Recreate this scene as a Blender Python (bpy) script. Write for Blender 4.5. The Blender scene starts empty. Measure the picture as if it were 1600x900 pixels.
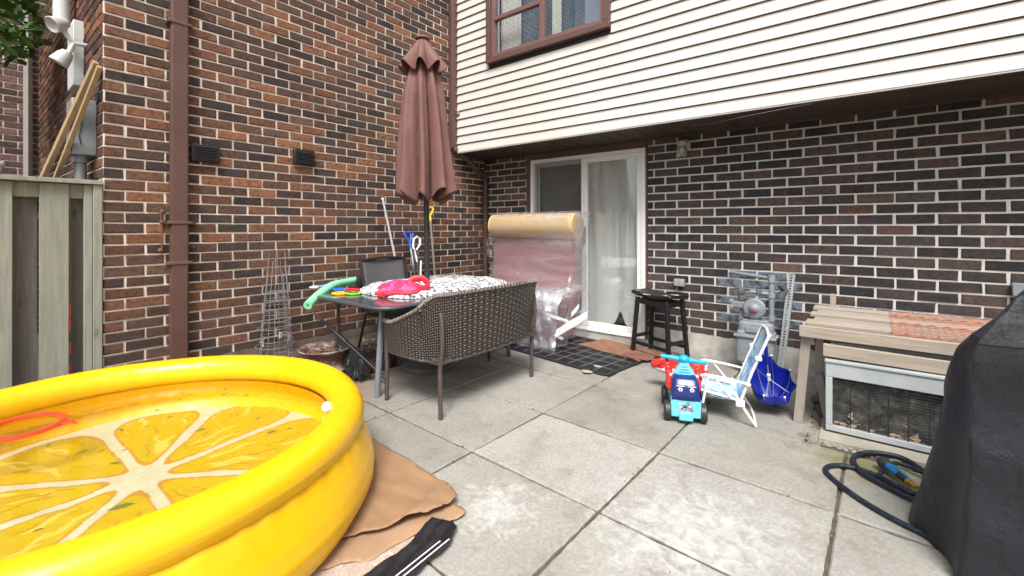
import bpy, math, random
from mathutils import Vector, Matrix, Euler, noise
R = math.radians
PI = math.pi
random.seed(11)
SC = bpy.context.scene
COL = SC.collection

# ------------------------------------------------------------------ camera, sky, sun, exposure
EYE = Vector((4.303, -4.728, 1.3))
FW = Vector((-.6265, .7795, 0)); RT = Vector((.7795, .6265, 0))
cd = bpy.data.cameras.new('camera'); cam = bpy.data.objects.new('camera', cd); COL.objects.link(cam)
cam.location = EYE; cam.rotation_euler = (R(90), 0, math.atan2(.6265, .7795))
cd.sensor_width = 36; cd.lens = 36*700/1600; cd.shift_y = -95/1600; cd.clip_start = .05; cd.clip_end = 600
SC.camera = cam
SUN_EL, SUN_AZ = R(55), R(146)       # azimuth clockwise from +y: behind the camera, a little to its left
w = bpy.data.worlds.new('World'); SC.world = w; w.use_nodes = True
wn = w.node_tree.nodes; wl = w.node_tree.links
sky = wn.new('ShaderNodeTexSky'); sky.sky_type = 'NISHITA'; sky.sun_disc = False
sky.sun_elevation = SUN_EL; sky.sun_rotation = SUN_AZ; sky.air_density = 1.0; sky.dust_density = 5.0; sky.ozone_density = .6
hs = wn.new('ShaderNodeHueSaturation'); hs.inputs['Saturation'].default_value = .42
bg = wn['Background']; bg.inputs['Strength'].default_value = .108
wl.new(sky.outputs['Color'], hs.inputs['Color']); wl.new(hs.outputs['Color'], bg.inputs['Color'])
sd = bpy.data.lights.new('sun', 'SUN'); sd.energy = 2.4; sd.angle = R(22); sd.color = (1, .965, .91)
sun = bpy.data.objects.new('sun', sd); COL.objects.link(sun)
dv = Vector((math.sin(SUN_AZ)*math.cos(SUN_EL), math.cos(SUN_AZ)*math.cos(SUN_EL), math.sin(SUN_EL)))
sun.rotation_euler = dv.to_track_quat('Z', 'Y').to_euler(); sun.location = dv*30
SC.view_settings.view_transform = 'Standard'; SC.view_settings.look = 'None'
SC.view_settings.exposure = .85; SC.view_settings.gamma = 1

# ------------------------------------------------------------------ measuring helpers (pixel of the 1600x900 photo -> world point)
def ray(px, py): return FW + RT*((px-800)/700) + Vector((0, 0, -(py-355)/700))
def az(px, py, z=0.): d = ray(px, py); return EYE + d*((z-EYE.z)/d.z)
def ax(px, py, x=0.): d = ray(px, py); return EYE + d*((x-EYE.x)/d.x)
def ay(px, py, y=0.): d = ray(px, py); return EYE + d*((y-EYE.y)/d.y)
def V(*a): return Vector(a)
def nz(x, y, z=0, s=1.): return noise.noise(Vector((x*s, y*s, z*s)))

# ------------------------------------------------------------------ mesh builder
def wm(o):
    m = o.matrix_basis.copy()
    while o.parent: o = o.parent; m = o.matrix_basis @ m
    return m
class MB:
    def __init__(s): s.v = []; s.f = []; s.m = []; s.uv = {}
    def add(s, vs, fs, mi=0):
        b = len(s.v); s.v += [Vector(p) for p in vs]
        for f in fs: s.f.append([b+i for i in f]); s.m.append(mi)
        return s
    def box(s, c, d, rot=None, mi=0):
        c = Vector(c); x, y, z = d[0]/2, d[1]/2, d[2]/2
        vs = [Vector(p) for p in ((-x,-y,-z),(x,-y,-z),(x,y,-z),(-x,y,-z),(-x,-y,z),(x,-y,z),(x,y,z),(-x,y,z))]
        if rot is not None:
            if isinstance(rot, tuple): rot = Euler(rot).to_matrix()
            vs = [rot @ p for p in vs]
        return s.add([c+p for p in vs], [(0,3,2,1),(4,5,6,7),(0,1,5,4),(1,2,6,5),(2,3,7,6),(3,0,4,7)], mi)
    def bb(s, a, b, mi=0):
        return s.box([(a[i]+b[i])/2 for i in range(3)], [abs(b[i]-a[i]) for i in range(3)], mi=mi)
    def bar(s, p, q, wd, ht, up=(0,0,1), mi=0):
        p, q = Vector(p), Vector(q); d = (q-p); L = d.length; d.normalize()
        u = Vector(up); sd_ = d.cross(u)
        if sd_.length < 1e-3: sd_ = d.cross(Vector((0,1,0)))
        sd_.normalize(); u = sd_.cross(d)
        m = Matrix((d, sd_, u)).transposed()
        return s.box((p+q)/2, (L, wd, ht), m, mi)
    def tube(s, pts, r, n=10, closed=False, mi=0, caps=True, flat=1.):
        pts = [Vector(p) for p in pts]; N = len(pts)
        rr = r if isinstance(r, (list, tuple)) else [r]*N
        vs = []; prev = None
        for i, p in enumerate(pts):
            if closed: t = pts[(i+1) % N]-pts[i-1]
            else: t = pts[min(i+1, N-1)]-pts[max(i-1, 0)]
            t.normalize()
            if prev is None:
                a = Vector((0,0,1)) if abs(t.z) < .9 else Vector((1,0,0))
            else: a = prev
            u = a - t*a.dot(t)
            if u.length < 1e-5: u = t.orthogonal()
            u.normalize(); prev = u; v = t.cross(u)
            for k in range(n):
                an = 2*PI*k/n; vs.append(p + (u*math.cos(an)*flat + v*math.sin(an))*rr[i])
        fs = []
        for i in range(N if closed else N-1):
            j = (i+1) % N
            for k in range(n): fs.append((i*n+k, i*n+(k+1)%n, j*n+(k+1)%n, j*n+k))
        if caps and not closed: fs.append(tuple(range(n-1, -1, -1))); fs.append(tuple((N-1)*n+k for k in range(n)))
        return s.add(vs, fs, mi)
    def lathe(s, prof, n=32, c=(0,0,0), rot=None, mi=0, cap=False):
        c = Vector(c); vs = []; 
        for r, z in prof:
            for k in range(n):
                p = Vector((r*math.cos(2*PI*k/n), r*math.sin(2*PI*k/n), z))
                if rot is not None: p = rot @ p
                vs.append(c+p)
        fs = [(i*n+k, i*n+(k+1)%n, (i+1)*n+(k+1)%n, (i+1)*n+k) for i in range(len(prof)-1) for k in range(n)]
        if cap: fs.append(tuple(range(n-1, -1, -1))); fs.append(tuple((len(prof)-1)*n+k for k in range(n)))
        return s.add(vs, fs, mi)
    def ball(s, c, r, n=16, m=10, sc=(1,1,1), rot=None, mi=0):
        prof = [(max(1e-4, math.sin(PI*i/m)), -math.cos(PI*i/m)) for i in range(m+1)]
        b = len(s.v); s.lathe(prof, n, (0,0,0), None, mi)
        for i in range(b, len(s.v)):
            p = Vector((s.v[i].x*sc[0]*r, s.v[i].y*sc[1]*r, s.v[i].z*sc[2]*r))
            if rot is not None: p = rot @ p
            s.v[i] = p+Vector(c)
        return s
    def grid(s, fn, nu, nv, mi=0, wrapu=False, uv=False, mfn=None):
        b = len(s.v); NU = nu if wrapu else nu+1
        for j in range(nv+1):
            for i in range(NU): s.v.append(Vector(fn(i/nu, j/nv)))
        for j in range(nv):
            for i in range(nu):
                i2 = (i+1) % NU if wrapu else i+1
                s.f.append([b+j*NU+i, b+j*NU+i2, b+(j+1)*NU+i2, b+(j+1)*NU+i]); s.m.append(mfn(i/nu, j/nv) if mfn else mi)
                if uv: s.uv[len(s.f)-1] = ((i/nu, j/nv), ((i+1)/nu, j/nv), ((i+1)/nu, (j+1)/nv), (i/nu, (j+1)/nv))
        return s
    def prism(s, poly, z0, z1, mi=0, fn=None):
        n = len(poly); fn = fn or (lambda x, y, z: (x, y, z))
        vs = [fn(p[0], p[1], z0) for p in poly]+[fn(p[0], p[1], z1) for p in poly]
        fs = [tuple(range(n-1, -1, -1)), tuple(range(n, 2*n))]+[(i, (i+1)%n, n+(i+1)%n, n+i) for i in range(n)]
        return s.add(vs, fs, mi)
    def build(s, name, mats, parent=None, smooth=40, bevel=0, solid=0, sub=0, seg=2):
        me = bpy.data.meshes.new(name)
        inv = wm(parent).inverted() if parent else Matrix.Identity(4)
        me.from_pydata([inv @ p for p in s.v], [], s.f)
        if not isinstance(mats, (list, tuple)): mats = [mats]
        for m in mats: me.materials.append(m)
        me.polygons.foreach_set('material_index', s.m)
        if s.uv:
            ul = me.uv_layers.new(name='uv')
            for fi, q in s.uv.items():
                for k, li in enumerate(me.polygons[fi].loop_indices): ul.data[li].uv = q[k]
        if smooth:
            me.polygons.foreach_set('use_smooth', [True]*len(me.polygons))
            me.set_sharp_from_angle(angle=R(smooth))
        me.update()
        o = bpy.data.objects.new(name, me); COL.objects.link(o)
        if parent: o.parent = parent
        if solid:
            md = o.modifiers.new('solid', 'SOLIDIFY'); md.thickness = solid; md.offset = 0
        if bevel:
            md = o.modifiers.new('bevel', 'BEVEL'); md.width = bevel; md.segments = seg; md.limit_method = 'ANGLE'; md.angle_limit = R(35)
        if sub:
            md = o.modifiers.new('sub', 'SUBSURF'); md.levels = sub; md.render_levels = sub
        return o
def split(mb, name, mats, parent, **k):
    par = list(range(len(mb.v)))
    def find(i):
        while par[i] != i: par[i] = par[par[i]]; i = par[i]
        return i
    for f in mb.f:
        for i in f[1:]: par[find(i)] = find(f[0])
    groups = {}
    for fi, f in enumerate(mb.f): groups.setdefault(find(f[0]), []).append(fi)
    out = []
    for fis in groups.values():
        m = MB(); idx = {}
        for fi in fis:
            for i in mb.f[fi]:
                if i not in idx: idx[i] = len(m.v); m.v.append(mb.v[i])
            m.f.append([idx[i] for i in mb.f[fi]]); m.m.append(mb.m[fi])
        out.append(m.build(name, mats, parent, **k))
    return out
def tag(o, label=None, cat=None, group=None, kind=None):
    if label: o['label'] = label
    if cat: o['category'] = cat
    if group: o['group'] = group
    if kind: o['kind'] = kind
    return o
def thing(name, loc, label, cat, group=None, rz=0):
    o = bpy.data.objects.new(name, None); COL.objects.link(o); o.empty_display_size = .1
    o.location = loc; o.rotation_euler = (0, 0, rz)
    return tag(o, label, cat, group)
def copy_tree(o, parent=None):
    c = o.copy(); COL.objects.link(c); c.parent = parent
    for ch in [x for x in bpy.data.objects if x.parent == o]: copy_tree(ch, c)
    return c

# ------------------------------------------------------------------ materials
def newmat(name):
    m = bpy.data.materials.new(name); m.use_nodes = True
    return m, m.node_tree.nodes, m.node_tree.links, m.node_tree.nodes['Principled BSDF']
def mix(N, L, fac, a, b, mode='MIX'):
    n = N.new('ShaderNodeMix'); n.data_type = 'RGBA'; n.blend_type = mode
    for sock, val in ((n.inputs[0], fac), (n.inputs[6], a), (n.inputs[7], b)):
        if hasattr(val, 'is_linked') or isinstance(val, bpy.types.NodeSocket): L.new(val, sock)
        elif isinstance(val, (int, float)): sock.default_value = val
        else: sock.default_value = (*val, 1) if len(val) == 3 else val
    return n.outputs[2]
def math_(N, L, op, a, b=None, c=None, clamp=False):
    n = N.new('ShaderNodeMath'); n.operation = op; n.use_clamp = clamp
    for i, val in enumerate((a, b, c)):
        if val is None: continue
        if isinstance(val, bpy.types.NodeSocket): L.new(val, n.inputs[i])
        else: n.inputs[i].default_value = val
    return n.outputs[0]
def tnoise(N, L, vec, scale, detail=5, rough=.6, dist=0):
    n = N.new('ShaderNodeTexNoise'); n.inputs['Scale'].default_value = scale; n.inputs['Detail'].default_value = detail
    n.inputs['Roughness'].default_value = rough; n.inputs['Distortion'].default_value = dist
    if vec is not None: L.new(vec, n.inputs['Vector'])
    return n.outputs['Fac']
def ramp(N, L, fac, stops, interp='LINEAR'):
    n = N.new('ShaderNodeValToRGB'); n.color_ramp.interpolation = interp; e = n.color_ramp.elements
    while len(e) < len(stops): e.new(.5)
    for k, (p, c) in enumerate(stops):
        e[k].position = p; c = (c, c, c) if isinstance(c, (int, float)) else c; e[k].color = (*c, 1)
    L.new(fac, n.inputs['Fac']); return n.outputs['Color']
def schlick(N, L, f0=.04, k=1., nrm=None):
    lw = N.new('ShaderNodeLayerWeight'); lw.inputs['Blend'].default_value = .5
    if nrm is not None: L.new(nrm, lw.inputs['Normal'])
    p = math_(N, L, 'POWER', lw.outputs['Facing'], 5.)
    return math_(N, L, 'MULTIPLY', math_(N, L, 'MULTIPLY_ADD', p, 1-f0, f0), k, clamp=True)
def coord(N, kind='Object'): return N.new('ShaderNodeTexCoord').outputs[kind]
def worldpos(N): return N.new('ShaderNodeNewGeometry').outputs['Position']
def bump(N, L, P, h, strength, dist=.01):
    b = N.new('ShaderNodeBump'); b.inputs['Strength'].default_value = strength; b.inputs['Distance'].default_value = dist
    L.new(h, b.inputs['Height']); L.new(b.outputs['Normal'], P.inputs['Normal']); return b
def M(name, c1, c2=None, scale=8, rough=.6, bmp=.0, bscale=60, metal=0, spec=.5, stretch=None, lo=.3, hi=.7, rv=.08):
    m, N, L, P = newmat(name)
    v = coord(N)
    if stretch:
        mp = N.new('ShaderNodeMapping'); mp.inputs['Scale'].default_value = stretch; L.new(v, mp.inputs['Vector']); v = mp.outputs['Vector']
    f = tnoise(N, L, v, scale)
    if c2 is None: c2 = tuple(x*.82 for x in c1)
    L.new(ramp(N, L, f, [(lo, c1), (hi, c2)]), P.inputs['Base Color'])
    L.new(math_(N, L, 'MULTIPLY_ADD', f, rv*2, rough-rv), P.inputs['Roughness'])
    P.inputs['Metallic'].default_value = metal; P.inputs['Specular IOR Level'].default_value = spec
    if bmp: bump(N, L, P, tnoise(N, L, v, bscale), bmp, .004)
    return m
def brick_mat(name, cols, paint=None):
    m, N, L, P = newmat(name); wp = worldpos(N)
    at = N.new('ShaderNodeAttribute'); at.attribute_name = 'rv'
    sp = N.new('ShaderNodeSeparateXYZ'); L.new(at.outputs['Vector'], sp.inputs[0])
    base = ramp(N, L, sp.outputs[0], cols)
    mot = tnoise(N, L, wp, 34, 7, .78, .5)
    dark = mix(N, L, math_(N, L, 'MULTIPLY', ramp(N, L, mot, [(.42, 0), (.62, 1)]), .72), base, (.030, .023, .024))
    warm = tnoise(N, L, wp, 9, 3, .5)
    c = mix(N, L, math_(N, L, 'MULTIPLY', ramp(N, L, warm, [(.5, 0), (.75, 1)]), .35), dark, (.17, .085, .052))
    v2 = math_(N, L, 'MULTIPLY_ADD', sp.outputs[1], .5, .75)
    hsv = N.new('ShaderNodeHueSaturation'); L.new(c, hsv.inputs['Color']); L.new(v2, hsv.inputs['Value'])
    out = hsv.outputs['Color']
    # lime specks and smears
    sm = tnoise(N, L, wp, 70, 4, .7)
    sp3 = tnoise(N, L, wp, 3.2, 3)
    k = math_(N, L, 'MULTIPLY', ramp(N, L, sm, [(.63, 0), (.72, 1)]), ramp(N, L, sp3, [(.45, 0), (.65, 1)]))
    out = mix(N, L, math_(N, L, 'MULTIPLY', k, .45), out, (.42, .38, .33))
    # grey service paint where the third attribute is set (overspray behind the meter)
    pk = math_(N, L, 'MULTIPLY', sp.outputs[2], ramp(N, L, tnoise(N, L, wp, 14, 4), [(.38, 0), (.52, 1)]))
    out = mix(N, L, math_(N, L, 'MULTIPLY', pk, .75), out, (.20, .25, .32))
    sz = N.new('ShaderNodeSeparateXYZ'); L.new(wp, sz.inputs[0])
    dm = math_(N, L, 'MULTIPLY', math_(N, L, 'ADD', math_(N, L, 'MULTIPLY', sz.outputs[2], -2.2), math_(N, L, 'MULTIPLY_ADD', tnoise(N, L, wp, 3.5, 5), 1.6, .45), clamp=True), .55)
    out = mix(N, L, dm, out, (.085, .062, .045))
    L.new(out, P.inputs['Base Color']); P.inputs['Roughness'].default_value = .82; P.inputs['Specular IOR Level'].default_value = .3
    h = math_(N, L, 'ADD', tnoise(N, L, wp, 42, 7, .8), math_(N, L, 'MULTIPLY', tnoise(N, L, wp, 190, 3), .4))
    bump(N, L, P, h, 1., .012)
    return m
MORT = M('mortar', (.80, .73, .63), (.66, .60, .51), 9, .9, .6, 120)
MORT2 = M('mortar_pale', (.66, .65, .61), (.52, .51, .47), 9, .9, .6, 120)
mm_ = MORT2.node_tree; pr = mm_.nodes['Principled BSDF']; lk = pr.inputs['Base Color'].links[0]; src = lk.from_socket
wp_ = worldpos(mm_.nodes); sz_ = mm_.nodes.new('ShaderNodeSeparateXYZ'); mm_.links.new(wp_, sz_.inputs[0])
al = math_(mm_.nodes, mm_.links, 'MULTIPLY', math_(mm_.nodes, mm_.links, 'ADD', math_(mm_.nodes, mm_.links, 'MULTIPLY', sz_.outputs[2], 1.2), math_(mm_.nodes, mm_.links, 'MULTIPLY_ADD', tnoise(mm_.nodes, mm_.links, wp_, 1.4, 4), 1.6, -2.9), clamp=True), .6)
mm_.links.new(mix(mm_.nodes, mm_.links, al, src, (.36, .35, .20)), pr.inputs['Base Color'])
BR_L = brick_mat('brick_warm', [(0, (.040, .034, .038)), (.2, (.068, .045, .042)), (.4, (.12, .066, .050)), (.75, (.185, .088, .056)), (1, (.32, .135, .068))])
BR_R = brick_mat('brick_dark', [(0, (.036, .037, .044)), (.35, (.066, .058, .062)), (.7, (.098, .074, .072)), (.92, (.125, .080, .068)), (1, (.19, .105, .075))])
BR_F = brick_mat('brick_far', [(0, (.11, .07, .07)), (.5, (.17, .10, .09)), (1, (.25, .15, .13))])
WHITE = M('white_vinyl', (.80, .80, .80), (.74, .75, .76), 3, .35)
BROWN = M('brown_metal', (.125, .062, .050), (.092, .048, .040), 5, .5, .15, 40)
BROWN2 = M('brown_trim', (.13, .07, .062), (.10, .055, .048), 5, .5)
DARK = M('dark_plastic', (.02, .02, .022), (.03, .03, .033), 12, .45)
BLACK = M('black_paint', (.012, .012, .013), (.02, .02, .02), 20, .42, .2, 60)
GREYM = M('grey_metal', (.30, .32, .34), (.22, .24, .26), 10, .5, .1, 60, metal=.3)
GALV = M('galvanised_steel', (.50, .53, .56), (.36, .39, .42), 18, .45, .1, 60, metal=.6)
SOIL = M('soil', (.05, .034, .026), (.12, .085, .062), 14, .95, 1., 40)

# ------------------------------------------------------------------ brick walls (each brick raised from the mortar bed)
BL, BH, BW, BT = .2385, .0775, .0125, .014
def bricks(mb, rv, org, du, nrm, L, z0, z1, holes=(), tone=lambda u, z: 0, paint=lambda u, z: 0, mi=0, rnd=random, size=(.239, .0797, .0125, .014)):
    BL, BH, BW, BT = size
    org = Vector(org); du = Vector(du); nrm = Vector(nrm); up = Vector((0,0,1))
    nrow = int((z1-z0)/BH); 
    def P3(u, z, d): return org + du*u + up*z + nrm*d
    flip = du.cross(up).dot(nrm) < 0
    # mortar bed rectangles around holes
    us = sorted({0, L, *[h[0] for h in holes], *[h[1] for h in holes]}); zs = sorted({z0, z1, *[h[2] for h in holes], *[h[3] for h in holes]})
    for a, b in zip(us, us[1:]):
        for c, d in zip(zs, zs[1:]):
            if any(h[0] <= a+1e-6 and b <= h[1]+1e-6 and h[2] <= c+1e-6 and d <= h[3]+1e-6 for h in holes): continue
            q = [(0,1,2,3)] if not flip else [(3,2,1,0)]
            mb.add([P3(a, c, 0), P3(b, c, 0), P3(b, d, 0), P3(a, d, 0)], q, 1); rv.append((.5, .5, 0))
    for r in range(nrow):
        zb = z0+r*BH; off = (0 if r % 2 else BL/2)
        u = -off + (rnd.random()-.5)*.004
        while u < L:
            a, b = u+BT/2, u+BL-BT/2; u += BL; a += (rnd.random()-.5)*.006; b += (rnd.random()-.5)*.006
            segs = [(max(a, 0.0), min(b, L))]
            for h in holes:
                if zb+BH*.6 > h[2] and zb+BH*.4 < h[3]:
                    ns = []
                    for (p, q) in segs:
                        if q <= h[0] or p >= h[1]: ns.append((p, q)); continue
                        if p < h[0]: ns.append((p, h[0]))
                        if q > h[1]: ns.append((h[1], q))
                    segs = ns
            for (p, q) in segs:
                if q-p < .03: continue
                j = lambda s=.0026: (rnd.random()-.5)*2*s
                c0, c1 = zb+BW/2, zb+BH-BW/2; e = .0045; o = .0085+j(.0022)
                vs = [P3(p+j(), c0+j(), 0), P3(q+j(), c0+j(), 0), P3(q+j(), c1+j(), 0), P3(p+j(), c1+j(), 0)]
                m_ = (p+q)/2; mm = [p+e+j(), m_+j(.01), q-e+j()]
                vs += [P3(mm[0], c0+e+j(), o), P3(mm[1], c0+e+j(.0012), o+j(.0007)), P3(mm[2], c0+e+j(), o), P3(mm[2], c1-e+j(), o), P3(mm[1], c1-e+j(.0012), o+j(.0007)), P3(mm[0], c1-e+j(), o)]
                fs = [(4,5,8,9), (5,6,7,8), (0,1,6,5,4), (1,2,7,6), (2,3,9,8,7), (3,0,4,9)]
                if flip: fs = [tuple(reversed(f)) for f in fs]
                t = min(1, max(0, rnd.random()**1.15 + tone(m_, zb)))
                mb.add(vs, fs, mi); rv += [(t, rnd.random(), paint(m_, zb))]*6
def build_bricks(mb, rv, name, mats, parent):
    o = mb.build(name, mats, parent, smooth=0)
    a = o.data.attributes.new('rv', 'FLOAT_VECTOR', 'FACE'); a.data.foreach_set('vector', [c for t in rv for c in t])
    return o

# ================================================================== GROUND
gm, N, L_, P = newmat('ground_dirt'); wp = worldpos(N)
f = tnoise(N, L_, wp, 3, 8, .7); L_.new(ramp(N, L_, f, [(.3, (.10, .08, .06)), (.7, (.2, .17, .13))]), P.inputs['Base Color']); P.inputs['Roughness'].default_value = .95
bump(N, L_, P, tnoise(N, L_, wp, 30, 6), .8, .02)
g = MB(); g.grid(lambda u, v: (-150+300*u, -150+300*v, -.045), 6, 6); tag(g.build('ground', gm, smooth=0), kind='structure')

# paving slabs
cm, N, L_, P = newmat('concrete_slab'); wp = worldpos(N)
at = N.new('ShaderNodeAttribute'); at.attribute_name = 'rv'; sp = N.new('ShaderNodeSeparateXYZ'); L_.new(at.outputs['Vector'], sp.inputs[0])
base = ramp(N, L_, sp.outputs[0], [(0, (.178, .170, .150)), (.5, (.245, .238, .218)), (1, (.33, .325, .305))])
big = tnoise(N, L_, wp, 1.7, 6, .65, .3)
c = mix(N, L_, math_(N, L_, 'MULTIPLY', ramp(N, L_, big, [(.38, 0), (.68, 1)]), .5), base, (.36, .35, .33))
grn = tnoise(N, L_, wp, 2.3, 4, .6)
c = mix(N, L_, math_(N, L_, 'MULTIPLY', ramp(N, L_, grn, [(.5, 0), (.7, 1)]), .3), c, (.19, .195, .13))
fine = tnoise(N, L_, wp, 55, 5, .7)
c = mix(N, L_, .6, c, ramp(N, L_, fine, [(.3, (.34, .33, .31)), (.7, (.68, .68, .68))]), 'OVERLAY')
pits = tnoise(N, L_, wp, 120, 2)
c = mix(N, L_, math_(N, L_, 'MULTIPLY', ramp(N, L_, pits, [(.68, 0), (.73, 1)]), .6), c, (.07, .06, .05))
blot = tnoise(N, L_, wp, 5.5, 6, .7, .8)
c = mix(N, L_, math_(N, L_, 'MULTIPLY', ramp(N, L_, blot, [(.52, 0), (.70, 1)]), .45), c, (.13, .11, .09))
# pale lime scale in the near slabs
def blob(N, L, wp, cx, cy, rx, ry):
    mp = N.new('ShaderNodeMapping'); mp.inputs['Location'].default_value = (-cx/rx, -cy/ry, 0); mp.inputs['Scale'].default_value = (1/rx, 1/ry, 0)
    L.new(wp, mp.inputs['Vector']); g_ = N.new('ShaderNodeVectorMath'); g_.operation = 'LENGTH'; L.new(mp.outputs['Vector'], g_.inputs[0])
    return math_(N, L, 'SUBTRACT', 1.0, g_.outputs['Value'])
d = math_(N, L_, 'MAXIMUM', blob(N, L_, wp, 3.72, -2.78, .62, .62), blob(N, L_, wp, 2.95, -3.15, .28, .30))
d = math_(N, L_, 'MAXIMUM', d, blob(N, L_, wp, 4.45, -2.9, .5, .4))
ln = tnoise(N, L_, wp, 13, 8, .75, .6)
k = math_(N, L_, 'ADD', math_(N, L_, 'MULTIPLY', d, .9), math_(N, L_, 'MULTIPLY_ADD', ln, 3.0, -1.8))
c = mix(N, L_, math_(N, L_, 'MULTIPLY', ramp(N, L_, k, [(.0, 0), (.7, 1)]), .68), c, (.56, .56, .55))
# moss by the grille, wet rusty soil stain by the bed
ms = math_(N, L_, 'ADD', blob(N, L_, wp, 4.28, -1.62, .42, .30), math_(N, L_, 'MULTIPLY_ADD', tnoise(N, L_, wp, 9, 6), 1.5, -.85))
c = mix(N, L_, math_(N, L_, 'MULTIPLY', ramp(N, L_, ms, [(.05, 0), (.6, 1)]), .7), c, (.17, .16, .05))
rs = math_(N, L_, 'ADD', blob(N, L_, wp, .9, -2.75, .75, .8), math_(N, L_, 'MULTIPLY_ADD', tnoise(N, L_, wp, 5, 5), 1.2, -.7))
c = mix(N, L_, math_(N, L_, 'MULTIPLY', ramp(N, L_, rs, [(.1, 0), (.7, 1)]), .6), c, (.20, .12, .08))
L_.new(c, P.inputs['Base Color']); P.inputs['Roughness'].default_value = .85; P.inputs['Specular IOR Level'].default_value = .3
bump(N, L_, P, math_(N, L_, 'ADD', fine, math_(N, L_, 'MULTIPLY', k, .25)), .5, .005)
sl = MB(); rv = []
def gx(i, j): return 1.658+.8345*i+.012*j
def gy(i, j): return -2.81+.706*j-.037*i
def slab(px4, t):
    cx = sum(p[0] for p in px4)/4; cy = sum(p[1] for p in px4)/4; n = 26
    A = [Vector((p[0], p[1], 0)) for p in px4]; tz = [(random.random()-.5)*.008 for _ in range(4)]
    gap = .007
    def fn(u, v, inset, z):
        p = A[0]*(1-u)*(1-v)+A[1]*u*(1-v)+A[2]*u*v+A[3]*(1-u)*v
        zz = tz[0]*(1-u)*(1-v)+tz[1]*u*(1-v)+tz[2]*u*v+tz[3]*(1-u)*v
        d = Vector((cx, cy, 0))-p
        ins = gap+inset+.006*max(0, nz(p.x*9, p.y*9, 3.1))+.004*nz(p.x*30, p.y*30, 1.7)
        q = p+Vector((math.copysign(min(ins, abs(d.x)), d.x) if u in (0., 1.) else 0, math.copysign(min(ins, abs(d.y)), d.y) if v in (0., 1.) else 0, 0))
        return V(q.x, q.y, z+zz)
    per = [(i/n, 0.) for i in range(n)]+[(1., i/n) for i in range(n)]+[(1-i/n, 1.) for i in range(n)]+[(0., 1-i/n) for i in range(n)]
    b = len(sl.v); K = len(per)
    for ins, z in ((0, -.06), (0, -.006), (.007, 0)):
        sl.v += [fn(u, v, ins, z) for u, v in per]
    for r_ in range(2):
        for i in range(K):
            sl.f.append([b+r_*K+i, b+r_*K+(i+1)%K, b+(r_+1)*K+(i+1)%K, b+(r_+1)*K+i]); sl.m.append(0); rv.append((t, 0, 0))
    sl.f.append([b+2*K+i for i in range(K)]); sl.m.append(0); rv.append((t, 0, 0))
for i in range(-1, 6):
    for j in range(-5, 4):
        x0, x1 = (.82 if i == -1 else None), None
        q = [[gx(i, j), gy(i, j)], [gx(i+1, j), gy(i+1, j)], [gx(i+1, j+1), gy(i+1, j+1)], [gx(i, j+1), gy(i, j+1)]]
        if i == 2 and j >= 2: q[1][0] = min(q[1][0], 3.985); q[2][0] = 3.985
        if i >= 3 and j >= 2: continue
        if j == 3: q[2][1] = q[3][1] = -.02
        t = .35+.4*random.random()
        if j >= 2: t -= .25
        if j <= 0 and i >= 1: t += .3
        slab(q, t)
o = sl.build('patio', cm, smooth=30); a = o.data.attributes.new('rv', 'FLOAT_VECTOR', 'FACE'); a.data.foreach_set('vector', [c for t in rv for c in t]); tag(o, kind='structure')
# joint fill
jm = M('joint_dirt', (.055, .045, .035), (.12, .10, .07), 30, .95, 1., 80)
g = MB(); g.grid(lambda u, v: (.8+5.9*u, -6.4+6.38*v, -.012+.006*nz(u*40, v*50)), 90, 90); tag(g.build('path_joints', jm), kind='structure')

# soil bed along the left wall
g = MB()
def bedz(x, y):
    e = min(1, max(0, (.80-x)/.35)); e2 = min(1, max(0, (x+.02)/.3)); 
    return -.02+e*(.10+.06*(1-e2))+.022*nz(x*7, y*7)+.012*nz(x*22, y*22)
g.grid(lambda u, v: (-.05+.9*u, -6.2+6.2*v, bedz(-.05+.9*u, -6.2+6.2*v)), 46, 220); tag(g.build('soil_bed', SOIL), kind='structure')
# pebbles
pm = M('pebble', (.32, .29, .25), (.16, .14, .12), 3, .85, .4, 40, stretch=None, lo=.42, hi=.58)
def pebbles(name, n, fn, s0, s1, m_, label):
    p = MB()
    for _ in range(n):
        x, y, z = fn(); s = s0+(s1-s0)*random.random()**2
        b = len(p.v); p.ball((x, y, z), s, 6, 4, (1+.5*random.random(), .8+.4*random.random(), .55), Euler((0, 0, random.random()*6)).to_matrix())
        for k_ in range(b, len(p.v)): p.v[k_] += V(nz(p.v[k_].x*40, p.v[k_].y*40, 1), nz(p.v[k_].x*40, 7, p.v[k_].z*40), 0)*s*.35
    return tag(p.build(name, m_), label, 'gravel', kind='stuff')
def fb():
    x, y = random.random()**.8*.72, -3.6+3.5*random.random(); return x, y, bedz(x, y)+.003
pebbles('bed_pebbles', 900, fb, .004, .018, pm, 'loose pebbles and crumbs of mortar scattered over the soil bed at the brick wall')
def fg():
    if random.random() < .7:
        y = -1.6+1.5*random.random(); return 4.02+.035*random.gauss(0, 1)+(.06 if y > -.9 else 0)*random.random()*3, y, -.004
    return 4.0+.5*random.random(), -1.42+.12*random.random()-.04, -.006
pebbles('gravel', 800, fg, .005, .021, pm, 'small grey gravel in the gap between the slabs and the metal unit')

def fcr():
    i = random.randrange(-1, 5); j = random.randrange(-4, 4); t = random.random()
    if random.random() < .5: x = gx(i, j); y = gy(i, j)+.7*t; x += .012*t
    else: x = gx(i, j)+.83*t; y = gy(i, j)-.037*t
    sp_ = .012 if random.random() < .8 else .15
    return x+random.gauss(0, sp_), min(-.05, y+random.gauss(0, sp_)), .001
pebbles('dirt_crumbs', 900, fcr, .0015, .0055, M('crumb', (.08, .065, .05), (.2, .17, .13), 3, .9), 'dark dirt crumbs gathered along the joints of the patio slabs')

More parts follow.
